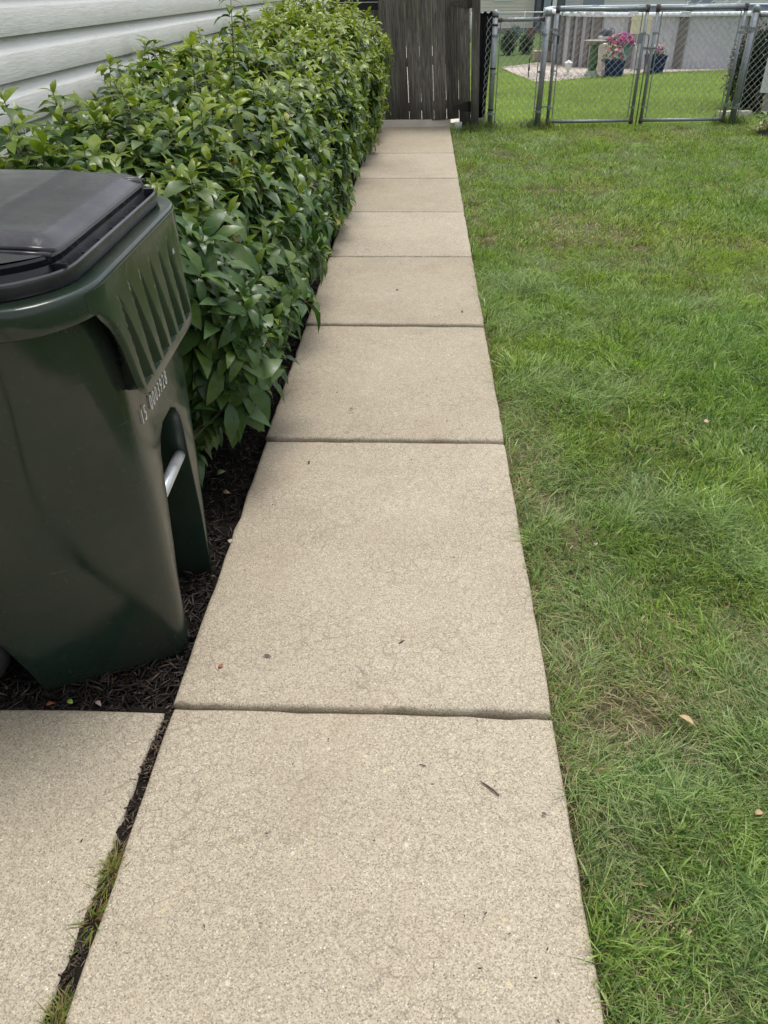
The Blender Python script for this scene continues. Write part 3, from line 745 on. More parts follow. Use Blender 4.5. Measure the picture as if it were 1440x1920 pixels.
# ------------------------------------------------------------------ lawn grass
def blades(X, Y, Z, H, W, lean_a, lean, col, name):
    n = len(X); a = rng.random(n) * 2 * math.pi; S = np.stack([np.cos(a), np.sin(a), np.zeros(n)], -1)
    Ld = np.stack([np.cos(lean_a), np.sin(lean_a), np.zeros(n)], -1); B = np.stack([X, Y, Z], -1); V = []
    up = np.array([0, 0, 1.0])
    for t, w in ((0, .75), (.45, 1.0), (.78, .7), (1.0, 0)):
        c = B + up * (H * (t - .35 * lean * t * t))[:, None] + Ld * (H * lean * t * t * .9 + H * .12 * lean * t)[:, None]
        if w: V += [c - S * (W * .5 * w)[:, None], c + S * (W * .5 * w)[:, None]]
        else: V.append(c)
    V = np.stack(V, 1); b = (np.arange(n) * 7)[:, None, None]
    q = np.array([(0, 1, 3, 2), (2, 3, 5, 4)]); t = np.array([(4, 5, 6)])
    c = np.repeat(col[:, None, :], 7, 1)
    return link(name, np_mesh(name, V.reshape(-1, 3), [(q[None] + b).reshape(-1, 4), (t[None] + b).reshape(-1, 3)], c.reshape(-1, 3)), None, M['grass'])
def lawn(n, y0, y1, xr, wmul, hmul):
    Y = y0 + rng.random(n) * (y1 - y0); X = .332 + rng.random(n) ** .95 * (xr(Y) - .332)
    lush = np.clip((fbm(X, Y, .9, 21) - .40) * 3.4, 0, 1)
    lush = np.clip(lush + .75 * np.exp(-(((X - 1.25) / .40) ** 2 + ((Y - 2.9) / .9) ** 2)) + .5 * np.exp(-(((X - .95) / .22) ** 2 + ((Y - 1.05) / .4) ** 2)), 0, 1)
    dry = np.clip((fbm(X, Y, .5, 33) - .49) * 4.5, 0, 1) + .55 * np.exp(-((X - .42) / .10) ** 2) + .40 * np.exp(-(((X - .75) / .35) ** 2 + ((Y - 4.6) / 1.1) ** 2)) + .3 * np.exp(-(((X - 1.9) / .6) ** 2 + ((Y - 4.9) / .7) ** 2))
    dry = np.clip(dry * (1 - .75 * lush), 0, 1)
    bare = np.clip((fbm(X, Y, .16, 55) - .60) * 7, 0, 1) * (.4 + dry) + 1.2 * np.exp(-(((X - .50) / .035) ** 2 + ((Y - 1.97) / .05) ** 2)) + .9 * np.exp(-(((X - .45) / .06) ** 2 + ((Y - .80) / .05) ** 2))
    kp = rng.random(n) > np.clip(bare * .95 + .25 * dry + .4 * np.exp(-((X - .325) / .018) ** 2), 0, .96)
    X, Y, lush, dry = X[kp], Y[kp], lush[kp], dry[kp]; n = len(X)
    blue = np.clip((fbm(X, Y, .38, 77) - .47) * 5, 0, 1)
    H = (.040 + .036 * lush + .012 * rng.random(n) + .010 * blue) * rng.uniform(.55, 1.3, n) * hmul
    W = (.0023 + .0016 * rng.random(n) + .0005 * lush) * wmul * (1 - .3 * blue)
    la = fbm(X, Y, .30, 90) * 11 + rng.normal(0, 1.25, n); lean = np.clip(rng.normal(.72, .38, n) + .25 * blue, .02, 1.35)
    nearp = np.clip((.385 - X) / .05, 0, 1); la = np.where(rng.random(n) < nearp * .9, rng.normal(0, 1.0, n), la); lean = lean * (1 - .35 * nearp)
    g1 = np.array([.245, .365, .105]); g2 = np.array([.325, .415, .205]); g3 = np.array([.335, .42, .105]); tan = np.array([.50, .42, .24]); dk = np.array([.075, .17, .038])
    big_ = np.clip((fbm(X, Y, 1.7, 140) - .35) * 2.2, 0, 1)[:, None]
    c = g1 * (1 - big_) + g3 * big_
    far_y = np.clip((Y - 6) / 5, 0, 1)[:, None]; c = c * (1 - .5 * far_y) + g3 * .5 * far_y
    c = c * (1 - .6 * blue[:, None]) + g2 * .6 * blue[:, None]
    dkm = rng.random(n) < .22; c[dkm] = dk
    clump = fbm(X, Y, .11, 202, 2); c = c * (.72 + .56 * clump)[:, None]; H = H * (.58 + .66 * clump)
    wide = rng.random(n) < .03; W[wide] *= 1.8; H[wide] *= 1.1; c[wide] = c[wide] * 1.1
    d = rng.random(n) < (.025 + .40 * dry); c[d] = tan * rng.uniform(.5, 1.15, d.sum())[:, None]
    lean[d] = np.clip(lean[d] + .5, 0, 1.6); H[d] *= .8
    c = c * rng.uniform(.72, 1.28, n)[:, None]
    return X, Y, np.full(n, -.034), H, W, la, lean, c
parts = [lawn(150000, -.1, 2.2, lambda y: 1.05 + .34 * y, 1.0, 1.0), lawn(120000, 2.2, 5.2, lambda y: 1.05 + .34 * y, 1.25, 1.0), lawn(110000, 5.2, 10.75, lambda y: 1.3 + .36 * y, 1.7, .95)]
tag(blades(*[np.concatenate(z) for z in zip(*parts)], 'lawn_grass'), None, None, None, 'stuff')
# flat dead thatch between the blades
def thatch(n, y0, y1, xr):
    Y = y0 + rng.random(n) * (y1 - y0); X = .325 + rng.random(n) * (xr(Y) - .325)
    c = np.array([[.42, .34, .20], [.30, .23, .13], [.50, .43, .28], [.22, .19, .09]])[rng.integers(0, 4, n)] * rng.uniform(.6, 1.1, n)[:, None]
    return X, Y, np.full(n, -.032) + rng.random(n) * .008, rng.uniform(.02, .05, n), rng.uniform(.0012, .0024, n), rng.random(n) * 6.28, rng.uniform(1.7, 2.6, n), c
tag(blades(*[np.concatenate(z) for z in zip(thatch(18000, -.1, 2.2, lambda y: .95 + .34 * y), thatch(14000, 2.2, 6, lambda y: .95 + .34 * y))], 'lawn_thatch'), None, None, None, 'stuff')
# back yard beyond the wire fence
n = 110000
Y = 10.5 + rng.random(n) ** 1.25 * 15; X = .9 + rng.random(n) * (1.9 + .40 * Y)
kx, ky = [], []
GR = [(1.62, 18.5), (1.80, 16.9), (1.98, 15.8), (2.36, 15.85), (3.0, 16.36), (3.88, 16.89), (4.67, 17.25), (6.3, 17.62), (8.0, 17.9), (8.0, 19.5), (3.2, 19.2), (2.6, 19.7), (2.2, 19.2)]
GRW = [(far(a, b)[0], far(a, b)[1]) for a, b in GR]
def inside(X, Y, poly):
    r = np.zeros(len(X), bool); j = len(poly) - 1
    for i in range(len(poly)):
        xi, yi = poly[i]; xj, yj = poly[j]
        c = ((yi > Y) != (yj > Y)) & (X < (xj - xi) * (Y - yi) / (yj - yi + 1e-12) + xi); r ^= c; j = i
    return r
ok = ~inside(X, Y, GRW); X, Y = X[ok], Y[ok]; n = len(X)
nz = fbm(X, Y, 1.3, 61)
c = np.array([.36, .47, .13]) * (.75 + .6 * nz[:, None]) * rng.uniform(.75, 1.25, n)[:, None]; c[rng.random(n) < .06] = [.26, .24, .10]
tag(blades(X, Y, gz(Y) - .062, .055 * rng.uniform(.6, 1.2, n), .006 * rng.uniform(.7, 1.2, n), rng.random(n) * 6.28, rng.uniform(.1, .8, n), c, 'back_lawn_grass'), None, None, None, 'stuff')
# tufts in the crack beside the path and at post feet
n = 4200; Y = .25 + rng.random(n) ** 1.3 * .66; X = -.585 - .021 * (1.25 - Y) + rng.normal(0, .009, n) * (1.2 - Y)
kp = (fbm(X, Y, .05, 5) > .28 + .40 * np.clip((Y - .55) / .4, 0, 1)); X, Y = X[kp], Y[kp]; n = len(X)
c = np.array([.21, .29, .05]) * rng.uniform(.6, 1.2, n)[:, None]; c[rng.random(n) < .5] = [.26, .18, .075]
tag(blades(X, Y, np.full(n, -.020), rng.uniform(.012, .040, n), rng.uniform(.0014, .0028, n), rng.random(n) * 6.28, rng.uniform(.3, 1.9, n), c, 'crack_grass'), None, None, None, 'stuff')
n = 3000; idx = rng.integers(0, 5, n); cx_ = np.array([.74, .70, 1.36, .62, 3.74])[idx]; cy_ = np.array([10.15, 10.3, 10.36, 10.1, 10.6])[idx]
X = cx_ + rng.normal(0, .10, n); Y = cy_ + rng.normal(0, .07, n)
c = np.array([.10, .16, .04]) * rng.uniform(.6, 1.5, n)[:, None]; c[rng.random(n) < .2] = [.3, .26, .15]
tag(blades(X, Y, np.full(n, -.034), rng.uniform(.05, .15, n), rng.uniform(.003, .006, n), rng.random(n) * 6.28, rng.uniform(.1, .9, n), c, 'post_weeds'), None, None, None, 'stuff')

# gravel bed by the pool
V = [(x, y, float(gz(y)) - .05) for x, y in GRW]; bm = bmesh.new(); bm.faces.new([bm.verts.new(v) for v in V]); bmesh.ops.triangulate(bm, faces=bm.faces)
tag(from_bm('gravel_bed', bm, M['gravel']), kind='structure')
n = 14000; X = 2 + rng.random(n) * 9; Y = 20 + rng.random(n) * 6.5; ok = inside(X, Y, GRW); X, Y = X[ok], Y[ok]; n = len(X)
cg = np.array([[.62, .55, .48], [.5, .42, .36], [.72, .68, .62], [.42, .36, .32]])[rng.integers(0, 4, n)] * rng.uniform(.8, 1.15, n)[:, None]
tag(chips(n, X, Y, gz(Y) - .045, rng.uniform(.03, .06, n), rng.uniform(.025, .045, n), cg, M['mulch'], 'gravel', .1), None, None, None, 'stuff')

# ------------------------------------------------------------------ wooden gate, its post and the low fence piece
TILT = -.060                                          # the whole gate leans towards the house
gate = thing('wooden_gate', (.50, 10.2, .06), 'weathered grey brown board gate at the end of the path', 'gate', None, (0, R(-3.4), 0))
def board(bm, x0, x1, z0, z1, y0, y1):
    box(bm, (x0, y0, z0), (x1, y1, z1)); bevel(bm, .004, 1)
edges = [-.935, -.79, -.645, -.498, -.352, -.205, -.060, .073]
for k in range(7):
    g_ = .002
    bm = bmesh.new(); hz = 1.78 + rnd.uniform(-.01, .01); z0 = .046 + rnd.uniform(-.006, .006) - (.085 if k == 6 else 0)
    board(bm, edges[k] + g_ / 2, edges[k + 1] - g_ / 2, z0, hz, 0, .018)
    # slight cup and warp so the gaps are uneven
    wf_ = rnd.choice((0, .4, 1.0, 1.7)); ph = rnd.uniform(0, 6); am = rnd.uniform(.0005, .003)
    bmesh.ops.bisect_plane(bm, geom=bm.verts[:] + bm.edges[:] + bm.faces[:], plane_co=(0, 0, .9), plane_no=(0, 0, 1))
    bmesh.ops.bisect_plane(bm, geom=bm.verts[:] + bm.edges[:] + bm.faces[:], plane_co=(0, 0, .45), plane_no=(0, 0, 1))
    for v in bm.verts: v.co.x += am * math.sin(v.co.z * 4 + ph) + wf_ * (.0014 if v.co.x < (edges[k] + edges[k + 1]) / 2 else -.0014) * max(0, 1 - v.co.z / .5) * (k < 6)
    b_ = from_bm('board', bm, M['wood'], gate, angle=40); b_.location.y = rnd.uniform(-.003, .003)
for z in (.16, .62, 1.25, 1.62):
    bm = bmesh.new(); box(bm, (-.93, .0225, z), (.06, .06, z + .088)); from_bm('rail', bm, M['wood'], gate)
for (zc, mk) in ((1.19, 'rust'), (.17, 'black_iron')):
    bm = bmesh.new()
    poly = [(-.135, zc - .008), (-.135, zc + .008), (.03, zc + .052), (.045, zc + .052), (.045, zc - .052), (.03, zc - .052)]
    A = [bm.verts.new((x, -.011, z)) for x, z in poly]; B = [bm.verts.new((x, -.006, z)) for x, z in poly]; n = 6
    bm.faces.new(A); bm.faces.new(B[::-1])
    for k in range(n): bm.faces.new((A[k], B[k], B[(k + 1) % n], A[(k + 1) % n]))
    tube(bm, [(.052, -.014, zc - .055), (.052, -.014, zc + .055)], .009, 8)
    for x, z in ((-.115, 0), (-.04, .015), (-.04, -.015), (.02, .03), (.02, -.03)): lathe(bm, [(.007, 0), (.007, .004)], 8, (x, -.012, zc + z))
    box(bm, (.06, -.012, zc - .055), (.10, -.006, zc + .055))
    bmesh.ops.recalc_face_normals(bm, faces=bm.faces); from_bm('strap_hinge', bm, M[mk], gate)
post = thing('wooden_post', (.622, 10.16, -.05), 'square weathered timber post carrying the board gate hinges', 'post', None, (0, R(-2.2), 0))
bm = bmesh.new(); box(bm, (-.044, -.04, 0), (.044, .05, 1.85)); bevel(bm, .005, 1); from_bm('post', bm, M['wood'], post, angle=40)
lowf = thing('wooden_fence', (-.6, 10.3, -.05), 'low weathered board fence piece between hedge end and board gate', 'fence')
for k in range(5):
    bm = bmesh.new(); board(bm, -.36 + k * .142, -.36 + k * .142 + .136, .05, 1.235, 0, .02); from_bm('board', bm, M['wood'], lowf, angle=40)
for z in (.2, .9):
    bm = bmesh.new(); box(bm, (-.36, .024, z), (.35, .06, z + .088)); from_bm('rail', bm, M['wood'], lowf)
rack = thing('wire_rack', (-.75, 10.75, .03), 'dark rack with thin pale rods behind the low board fence', 'rack')
bm = bmesh.new(); box(bm, (-.32, 0, 0), (.36, .35, 1.32)); bevel(bm, .02, 2); from_bm('panel', bm, M['black_plastic'], rack)
for z in (1.225, 1.265, 1.30):
    bm = bmesh.new(); tube(bm, [(-.3, -.03, z), (.35, -.03, z)], .004, 6); from_bm('rod', bm, M['wire'], rack)
bm = bmesh.new(); tube(bm, [(-.08, -.036, 1.0), (-.08, -.036, 1.33)], .006, 6); from_bm('rod', bm, M['wire'], rack)
bm = bmesh.new(); box(bm, (.385, 10.13, -.03), (.47, 10.19, .075)); bevel(bm, .006)
tag(from_bm('white_block', bm, M['white_paint']), 'small white block under the board gate beside the path end', 'block')

# ------------------------------------------------------------------ chain link fence and double gate
def diamond(bm, w, z0, z1, pitch=.078, r=.0024, x0=0):
    """woven wires in the xz plane from x0 to x0+w"""
    hp = pitch / 2; nz_ = int(round((z1 - z0) / hp)); dz = (z1 - z0) / nz_; nw = int(w / hp)
    for k in range(nw + 1):
        xa = x0 + k * hp
        pts = []
        for j in range(nz_ + 1):
            x = xa + (hp if (j + k) % 2 else 0) - hp / 2
            pts.append((min(max(x, x0), x0 + w), (.0016 if j % 2 else -.0016), z0 + j * dz))
        tube(bm, pts, r, 3, False, Vector((0, 1, 0)))
def tension(bm, x, z0, z1): tube(bm, [(x, -.004, z0), (x, -.004, z1)], .006, 6)
def band(bm, x, z, r, dx):
    lathe(bm, [(r + .001, -.011), (r + .004, -.011), (r + .004, .011), (r + .001, .011)], 14, (x, 0, z))
    box(bm, (min(x, x + dx), -.007, z - .008), (max(x, x + dx), .001, z + .008))
def post_thing(x, y, r, h, label, lean=0.0, group=None):
    t_ = thing('fence_post', (x, y, -.04), label, 'fence post', group, (0, lean, 0))
    bm = bmesh.new(); tube(bm, [(0, 0, 0), (0, 0, h)], r, 16); from_bm('tube', bm, M['galv'], t_, angle=50)
    bm = bmesh.new(); lathe(bm, [(r + .003, -.04), (r + .004, 0), (r + .001, .012), (r * .75, .026), (r * .3, .034)], 16, (0, 0, h)); from_bm('cap', bm, M['galv'], t_, angle=50)
    return t_
A_, L_, R_ = (.800, 10.18), (1.372, 10.33), (3.743, 10.58)
pa = post_thing(*A_, .030, 1.19, 'slim round wire fence post with black ties beside the wooden post', R(-.4))
for z in (.20, .62, 1.04, 1.12):
    bm = bmesh.new(); lathe(bm, [(.0315, -.010), (.034, -.009), (.034, .009), (.0315, .010)], 14, (0, 0, z + .04)); from_bm('tie', bm, M['black_plastic'], pa, angle=50)
pl = post_thing(*L_, .034, 1.19, 'thick grey post with domed cap left of the wire double gate', R(.8))
pr = post_thing(*R_, .036, 1.20, 'thick grey post with domed cap right of the wire double gate', R(.3))
def panel(p, q_, label, rails=(), z0=.03, z1=1.14, bars=(True, True), bz=(.17, .58, .95)):
    d = Vector((q_[0] - p[0], q_[1] - p[1])); w = d.length; a = math.atan2(d.y, d.x)
    t_ = thing('chain_link_fence', (p[0], p[1], -.01), label, 'fence', 'chain link fence pieces', (0, 0, a))
    bm = bmesh.new(); diamond(bm, w - .10, z0, z1, x0=.05); from_bm('wire_mesh', bm, M['wire'], t_)
    for z in rails:
        bm = bmesh.new(); tube(bm, [(.03, .012, z), (w - .03, .012, z)], .0205, 12); from_bm('top_rail', bm, M['galv'], t_, angle=50)
        for x in (.045, w - .045):
            bm = bmesh.new(); tube(bm, [(x - .025, .012, z), (x + .025, .012, z)], .0245, 12); from_bm('rail_cup', bm, M['rust'], t_, angle=50)
    for x, s_ in ((.055, -1), (w - .055, 1)):
        if not bars[0 if s_ < 0 else 1]: continue
        bm = bmesh.new(); tension(bm, x, z0, z1 - .02); from_bm('tension_bar', bm, M['galv'], t_)
        for z in bz:
            bm = bmesh.new(); band(bm, 0 if s_ < 0 else w, z, .035, .06 * -s_); from_bm('tension_band', bm, M['galv'], t_)
    return t_
panel((.65, 10.14), A_, 'narrow chain link strip between the wooden post and the slim post', (), .03, 1.13, (False, False))
panel(A_, L_, 'chain link bay with a top rail left of the wire double gate', (1.095,), .02, 1.13)
panel(R_, (6.4, 11.1), 'chain link run with a top rail right of the wire double gate', (1.10,), .02, 1.13, (True, False))
def wire_gate(p, q_, label, hinge_left):
    d = Vector((q_[0] - p[0], q_[1] - p[1])); w = d.length; a = math.atan2(d.y, d.x)
    t_ = thing('chain_link_gate', (p[0], p[1], 0), label, 'gate', 'chain link gate leaves', (0, 0, a))
    r = .0195; zb, zt = .035, 1.17
    for z in (zb, zt):
        bm = bmesh.new(); tube(bm, [(.01, 0, z), (w - .01, 0, z)], .021 if z == zt else .018, 12); from_bm('gate_rail', bm, M['galv'], t_, angle=50)
    for x in (0, w):
        bm = bmesh.new(); tube(bm, [(x, 0, zb - .02), (x, 0, zt + .03)], r, 12); from_bm('gate_stile', bm, M['galv'], t_, angle=50)
        for z in (zb, zt):
            bm = bmesh.new(); tube(bm, [(x, 0, z - .035), (x, 0, z + .035)], .0245, 10); from_bm('corner_fitting', bm, M['rust'], t_, angle=50)
        xi = x + (.05 if x == 0 else -.05)
        bm = bmesh.new(); tension(bm, xi, zb + .03, zt - .03); from_bm('tension_bar', bm, M['galv'], t_)
        for z in (.18, .57, .93):
            bm = bmesh.new(); band(bm, x, z, r, xi - x); from_bm('tension_band', bm, M['galv'], t_)
    bm = bmesh.new(); diamond(bm, w - .10, zb, zt + .02, x0=.05); from_bm('wire_mesh', bm, M['wire'], t_)
    xh = -1 if hinge_left else 1; x = 0 if hinge_left else w
    for z in (.20, .98):
        bm = bmesh.new(); band(bm, x, z, r + .003, xh * .10); band(bm, x + xh * .125, z - .012, .036, -xh * .05); from_bm('gate_hinge', bm, M['galv'], t_)
    return t_
g1 = wire_gate((1.505, 10.42), (2.517, 10.50), 'left leaf of the double wire gate, nearer the wooden gate', True)
g2 = wire_gate((2.635, 10.51), (3.63, 10.57), 'right leaf of the double wire gate, in front of the plain pool wall', False)
w1 = math.hypot(1.012, .08)
bm = bmesh.new(); box(bm, (w1 + .0, -.03, .77), (w1 + .15, -.022, .80)); tube(bm, [(w1 + .02, -.02, .79), (w1 + .16, -.03, .79)], .010, 8); lathe(bm, [(.022, -.015), (.026, -.015), (.026, .015), (.022, .015)], 14, (w1 + .118, 0, .79)); from_bm('fork_latch', bm, M['galv'], g1)
bm = bmesh.new(); tube(bm, [(w1 + .055, -.03, -.02), (w1 + .055, -.03, .90), (w1 + .02, -.05, .93)], .007, 8); from_bm('drop_rod', bm, M['galv'], g1, angle=50)
bm = bmesh.new(); box(bm, (w1 - .075, -.034, .83), (w1 - .02, -.024, .93)); bevel(bm, .003, 1); from_bm('latch_plate', bm, M['galv'], g1)
# wire tails standing up over the gate tops
bm = bmesh.new()
for x0, y0 in ((.55, 0), (.28, 0), (.40, 0), (.70, 0), (.85, 0)):
    tube(bm, [(x0, 0, 1.18), (x0 + .03, -.01, 1.215), (x0 + .07, 0, 1.235), (x0 + .11, .01, 1.19)], .0022, 4)
from_bm('tie_wire', bm, M['wire'], g2)

# black sheeting rolled behind the narrow strip, pale block at its foot
bm = bmesh.new(); N_ = 26; rows = []
for j, z in enumerate((.10, .28, .55, .85, 1.10, 1.155)):
    row = []
    for k in range(N_ + 1):
        t = k / N_; x = .60 + .02 * (1.15 - z) * .4 + t * (.185 - .05 * (1.15 - z)); y = 10.30 + .016 * math.sin(t * 34 + z) + .008 * math.sin(z * 9)
        row.append(bm.verts.new((x, y, z + (.012 * math.sin(t * 17) if j == 5 else 0))))
    rows.append(row)
for A, B in zip(rows, rows[1:]):
    for k in range(N_): bm.faces.new((A[k], A[k + 1], B[k + 1], B[k]))
bmesh.ops.solidify(bm, geom=list(bm.faces), thickness=.006)
tag(from_bm('black_sheet', bm, M['sheet'], sm=True), 'black ribbed sheet tied upright behind the narrow chain link strip', 'sheet')
bm = bmesh.new(); box(bm, (.63, 10.42, -.06), (.76, 10.55, .26)); bevel(bm, .03, 3)
tag(from_bm('pale_stone', bm, M['lip'], angle=40), 'pale stone block behind the foot of the black sheet', 'stone')

# ------------------------------------------------------------------ pool and what stands round it
def mat_corr(name, a, b):
    m = NT(name); v = m.co('Object'); P = m.new('ShaderNodeNewGeometry').outputs['Position']
    sc = m.noise(P, 7, 6, .75, 1.2)
    m.set('Base Color', m.ramp(sc, [(.3, a), (.5, b), (.75, tuple(min(1, k * 1.12) for k in b))])); m.set('Roughness', .5)
    m.bump(m.noise(P, 18, 4, .6, .8), .3, .01); return m.m
M['pool_wall'] = mat_corr('pool_wall', (.40, .405, .43), (.55, .555, .59))
M['pool_post'] = simple('pool_uprights', (.19, .17, .162), .5, 0, .2, 6, .1)
M['pool_rail'] = simple('pool_rail', (.72, .76, .78), .35, 0, .08, 5)
M['cream'] = simple('cream_plastic', (.74, .70, .48), .5, 0, .08, 5)
M['cream_pale'] = simple('cream_box', (.70, .64, .54), .55, 0, .1, 5)
KP = far_k(17.8); PZ = float(gz(24.3)) - .06
AX, BY = 3.4 * KP, 2.7 * KP
pool = thing('swimming_pool', (6.25 * KP, 17.72 * KP + BY, PZ), 'long above ground pool with grey ribbed walls and pale top rail', 'pool')
HT = 1.30; EX = 2 / 4.5
def pe_(a, r=0):
    c, s_ = math.cos(a), math.sin(a)
    p = Vector((AX * math.copysign(abs(c) ** EX, c), BY * math.copysign(abs(s_) ** EX, s_), 0))
    if r:
        n_ = Vector((math.copysign((abs(p.x) / AX) ** 3.5 / AX, p.x), math.copysign((abs(p.y) / BY) ** 3.5 / BY, p.y), 0)).normalized(); p += n_ * r
    return p
_as = np.linspace(-math.pi, math.pi, 4001); _ps = np.array([pe_(a)[:2] for a in _as]); _al = np.r_[0, np.cumsum(np.linalg.norm(np.diff(_ps, axis=0), axis=1))]
def a_at(l): return float(np.interp(l, _al, _as))
def l_at_x(x):      # arc length of the front wall at a given pool-frame x
    i = np.argmin(np.abs(_ps[:, 0] - x) + 9 * (_ps[:, 1] > 0)); return _al[i]
stops = [l_at_x((1.0) * AX * .0 + xx_) for xx_ in ((3.02 - 6.25) * KP, (3.13 - 6.25) * KP, (3.27 - 6.25) * KP, (3.42 - 6.25) * KP, (4.02 - 6.25) * KP, (4.97 - 6.25) * KP, (6.16 - 6.25) * KP, (7.35 - 6.25) * KP, (8.5 - 6.25) * KP)]
stops = [stops[0] - 1.1, stops[0] - .55] + stops
l_ = stops[-1] + 1.6
while l_ < _al[-1] + stops[0] - .8: stops.append(l_); l_ += 1.6
stops.append(stops[0] + _al[-1])
for k in range(len(stops) - 1):
    l0, l1 = stops[k], stops[k + 1]; A2 = lambda t: a_at(((l0 + (l1 - l0) * t)) % _al[-1])
    bm = bmesh.new(); n_ = max(8, int((l1 - l0) / .03)); A = []; B = []
    for j in range(n_ + 1):
        p = pe_(A2(j / n_), .012 if j % 4 in (1, 2) else 0); A.append(bm.verts.new(p)); B.append(bm.verts.new(p + Vector((0, 0, HT - .05))))
    for j in range(n_): bm.faces.new((A[j], A[j + 1], B[j + 1], B[j]))
    from_bm('wall_panel', bm, M['pool_wall'], pool)
    p = pe_(A2(0), .03); t_v = pe_(A2(.02)) - pe_(A2(0)); ang = math.atan2(t_v.y, t_v.x) - math.pi / 2
    hw = .10 if l1 - l0 > .8 else .065
    bm = bmesh.new(); Mx = Matrix.Translation((p.x, p.y, 0)) @ Matrix.Rotation(ang, 4, 'Z'); box(bm, (-.04, -hw, -.02), (.05, hw, HT - .06), Mx); bevel(bm, .012, 2)
    from_bm('upright', bm, M['pool_post'], pool, angle=40)
    bm = bmesh.new(); I = []
    for j in range(7):
        ring_ = []
        for r_, z_ in ((.10, HT - .085), (.115, HT - .05), (.10, HT - .01), (.02, HT + .012), (-.13, HT), (-.13, HT - .03), (.06, HT - .05)):
            q_ = pe_(A2(j / 6), r_); ring_.append((q_.x, q_.y, z_))
        I.append(ring_)
    loft(bm, I); bmesh.ops.recalc_face_normals(bm, faces=bm.faces); from_bm('top_rail', bm, M['pool_rail'], pool, angle=40)
    bm = bmesh.new(); box(bm, (-.17, -hw - .02, HT - .09), (.09, hw + .02, HT + .016), Mx); bevel(bm, .02, 2); from_bm('rail_cap', bm, M['pool_rail'], pool, angle=40)
m = NT('pool_water'); m.set('Base Color', (.03, .12, .15)); m.set('Roughness', .06); m.bump(m.noise(m.co('Object'), 3, 3), .1, .05); M['water'] = m.m
bm = bmesh.new(); bm.faces.new([bm.verts.new(pe_(2 * math.pi * k / 72, -.02) + Vector((0, 0, HT - .2))) for k in range(72)]); from_bm('pool_water', bm, M['water'], pool)
def fbox(name, xa, xb, yf, za, zb, d, mat, label=None, cat=None, parent=None, bv=.015):
    """box given in flat-ground measures: x range, distance, height range"""
    X0, Y0, Z0_, k = far(0, yf)
    t_ = thing(name, ((xa + xb) / 2 * k, yf * k, Z0_ - .05), label, cat) if label else parent
    bm = bmesh.new(); w = (xb - xa) * k / 2; box(bm, (-w, 0, za * k), (w, d, zb * k + .05)); bevel(bm, bv, 2); from_bm('body', bm, mat, t_, angle=40); return t_, k
sk, k = fbox('skimmer_box', 3.94, 4.29, 17.45, .62, .885, .14, M['cream'], 'pale yellow box fixed on the pool wall behind the gate latch', 'skimmer box')
bm = bmesh.new(); box(bm, (-.25, -.012, .885 * k - .06), (.25, .15, .885 * k - .02)); bevel(bm, .006, 1); from_bm('lid', bm, M['cream'], sk)
pb, k = fbox('pump_cover', 3.33, 3.80, 17.2, .0, .43, .3, M['cream_pale'], 'cream box against the pool wall behind the birdbath', 'box')
bm = bmesh.new(); box(bm, (-.33, -.02, .43 * k), (.33, .32, .43 * k + .06)); bevel(bm, .01, 1); from_bm('lid', bm, M['cream_pale'], pb)
bm = bmesh.new(); tube(bm, [(-.08, -.02, .2), (-.10, -.05, .35), (-.02, -.05, .40)], .012, 6); from_bm('pipe', bm, simple('orange_pipe', (.55, .16, .06), .5), pb, angle=50)
# birdbath
M['dish'] = simple('brown_grey_stone', (.27, .26, .22), .6, 0, .3, 9, .2)
M['green_glaze'] = simple('green_glazed_stone', (.075, .135, .055), .45, 0, .35, 9, .2)
M['pale_green'] = simple('pale_green_stone', (.34, .44, .33), .6, 0, .25, 9, .2)
X0, Y0, Z0_, k = far(3.115, 16.55)
bb = thing('birdbath', (X0, Y0, Z0_ - .05), 'green pedestal birdbath with shallow dish on the gravel', 'birdbath')
bm = bmesh.new(); lathe(bm, [(.16, 0), (.165, .04), (.13, .07), (.135, .10), (.105, .13)], 24); from_bm('foot', bm, M['pale_green'], bb, angle=40)
bm = bmesh.new(); lathe(bm, [(.10, .13), (.095, .16), (.112, .25), (.105, .40), (.092, .55), (.094, .60), (.12, .64)], 24); from_bm('pedestal', bm, M['green_glaze'], bb, angle=40)
bm = bmesh.new(); lathe(bm, [(.10, .64), (.18, .665), (.245, .70), (.258, .725), (.255, .735), (.225, .72), (.10, .695)], 32); from_bm('dish', bm, M['dish'], bb, angle=40)
# plant stand with a grey watering can
X0, Y0, Z0_, k = far(3.36, 16.95)
ps = thing('plant_stand', (X0, Y0, Z0_ - .05), 'small black stand with a white tray behind the birdbath', 'stand')
bm = bmesh.new(); box(bm, (-.22, -.14, .68), (.22, .14, .74)); bevel(bm, .008, 1); from_bm('top', bm, M['black_plastic'], ps)
for sx in (-1, 1):
    for sy in (-1, 1):
        bm = bmesh.new(); tube(bm, [(sx * .19, sy * .11, .0), (sx * .18, sy * .10, .68)], .012, 6); from_bm('leg', bm, M['black_plastic'], ps)
bm = bmesh.new(); box(bm, (-.14, -.12, .742), (.21, .12, .80)); bevel(bm, .012, 2); from_bm('tray', bm, M['white_paint'], ps, angle=40)
M['grey_plastic'] = simple('grey_plastic', (.10, .11, .13), .5)
wc = thing('watering_can', (X0 + .04, Y0, Z0_ - .05 + .8), 'dark grey watering can standing on the white tray', 'watering can')
bm = bmesh.new(); lathe(bm, [(.10, .0), (.125, .03), (.12, .10), (.10, .15), (.05, .16)], 20); from_bm('body', bm, M['grey_plastic'], wc, angle=40)
bm = bmesh.new(); tube(bm, [(-.09, 0, .05), (-.18, 0, .09), (-.25, 0, .10)], [.03, .018, .013], 8); from_bm('spout', bm, M['grey_plastic'], wc, angle=50)
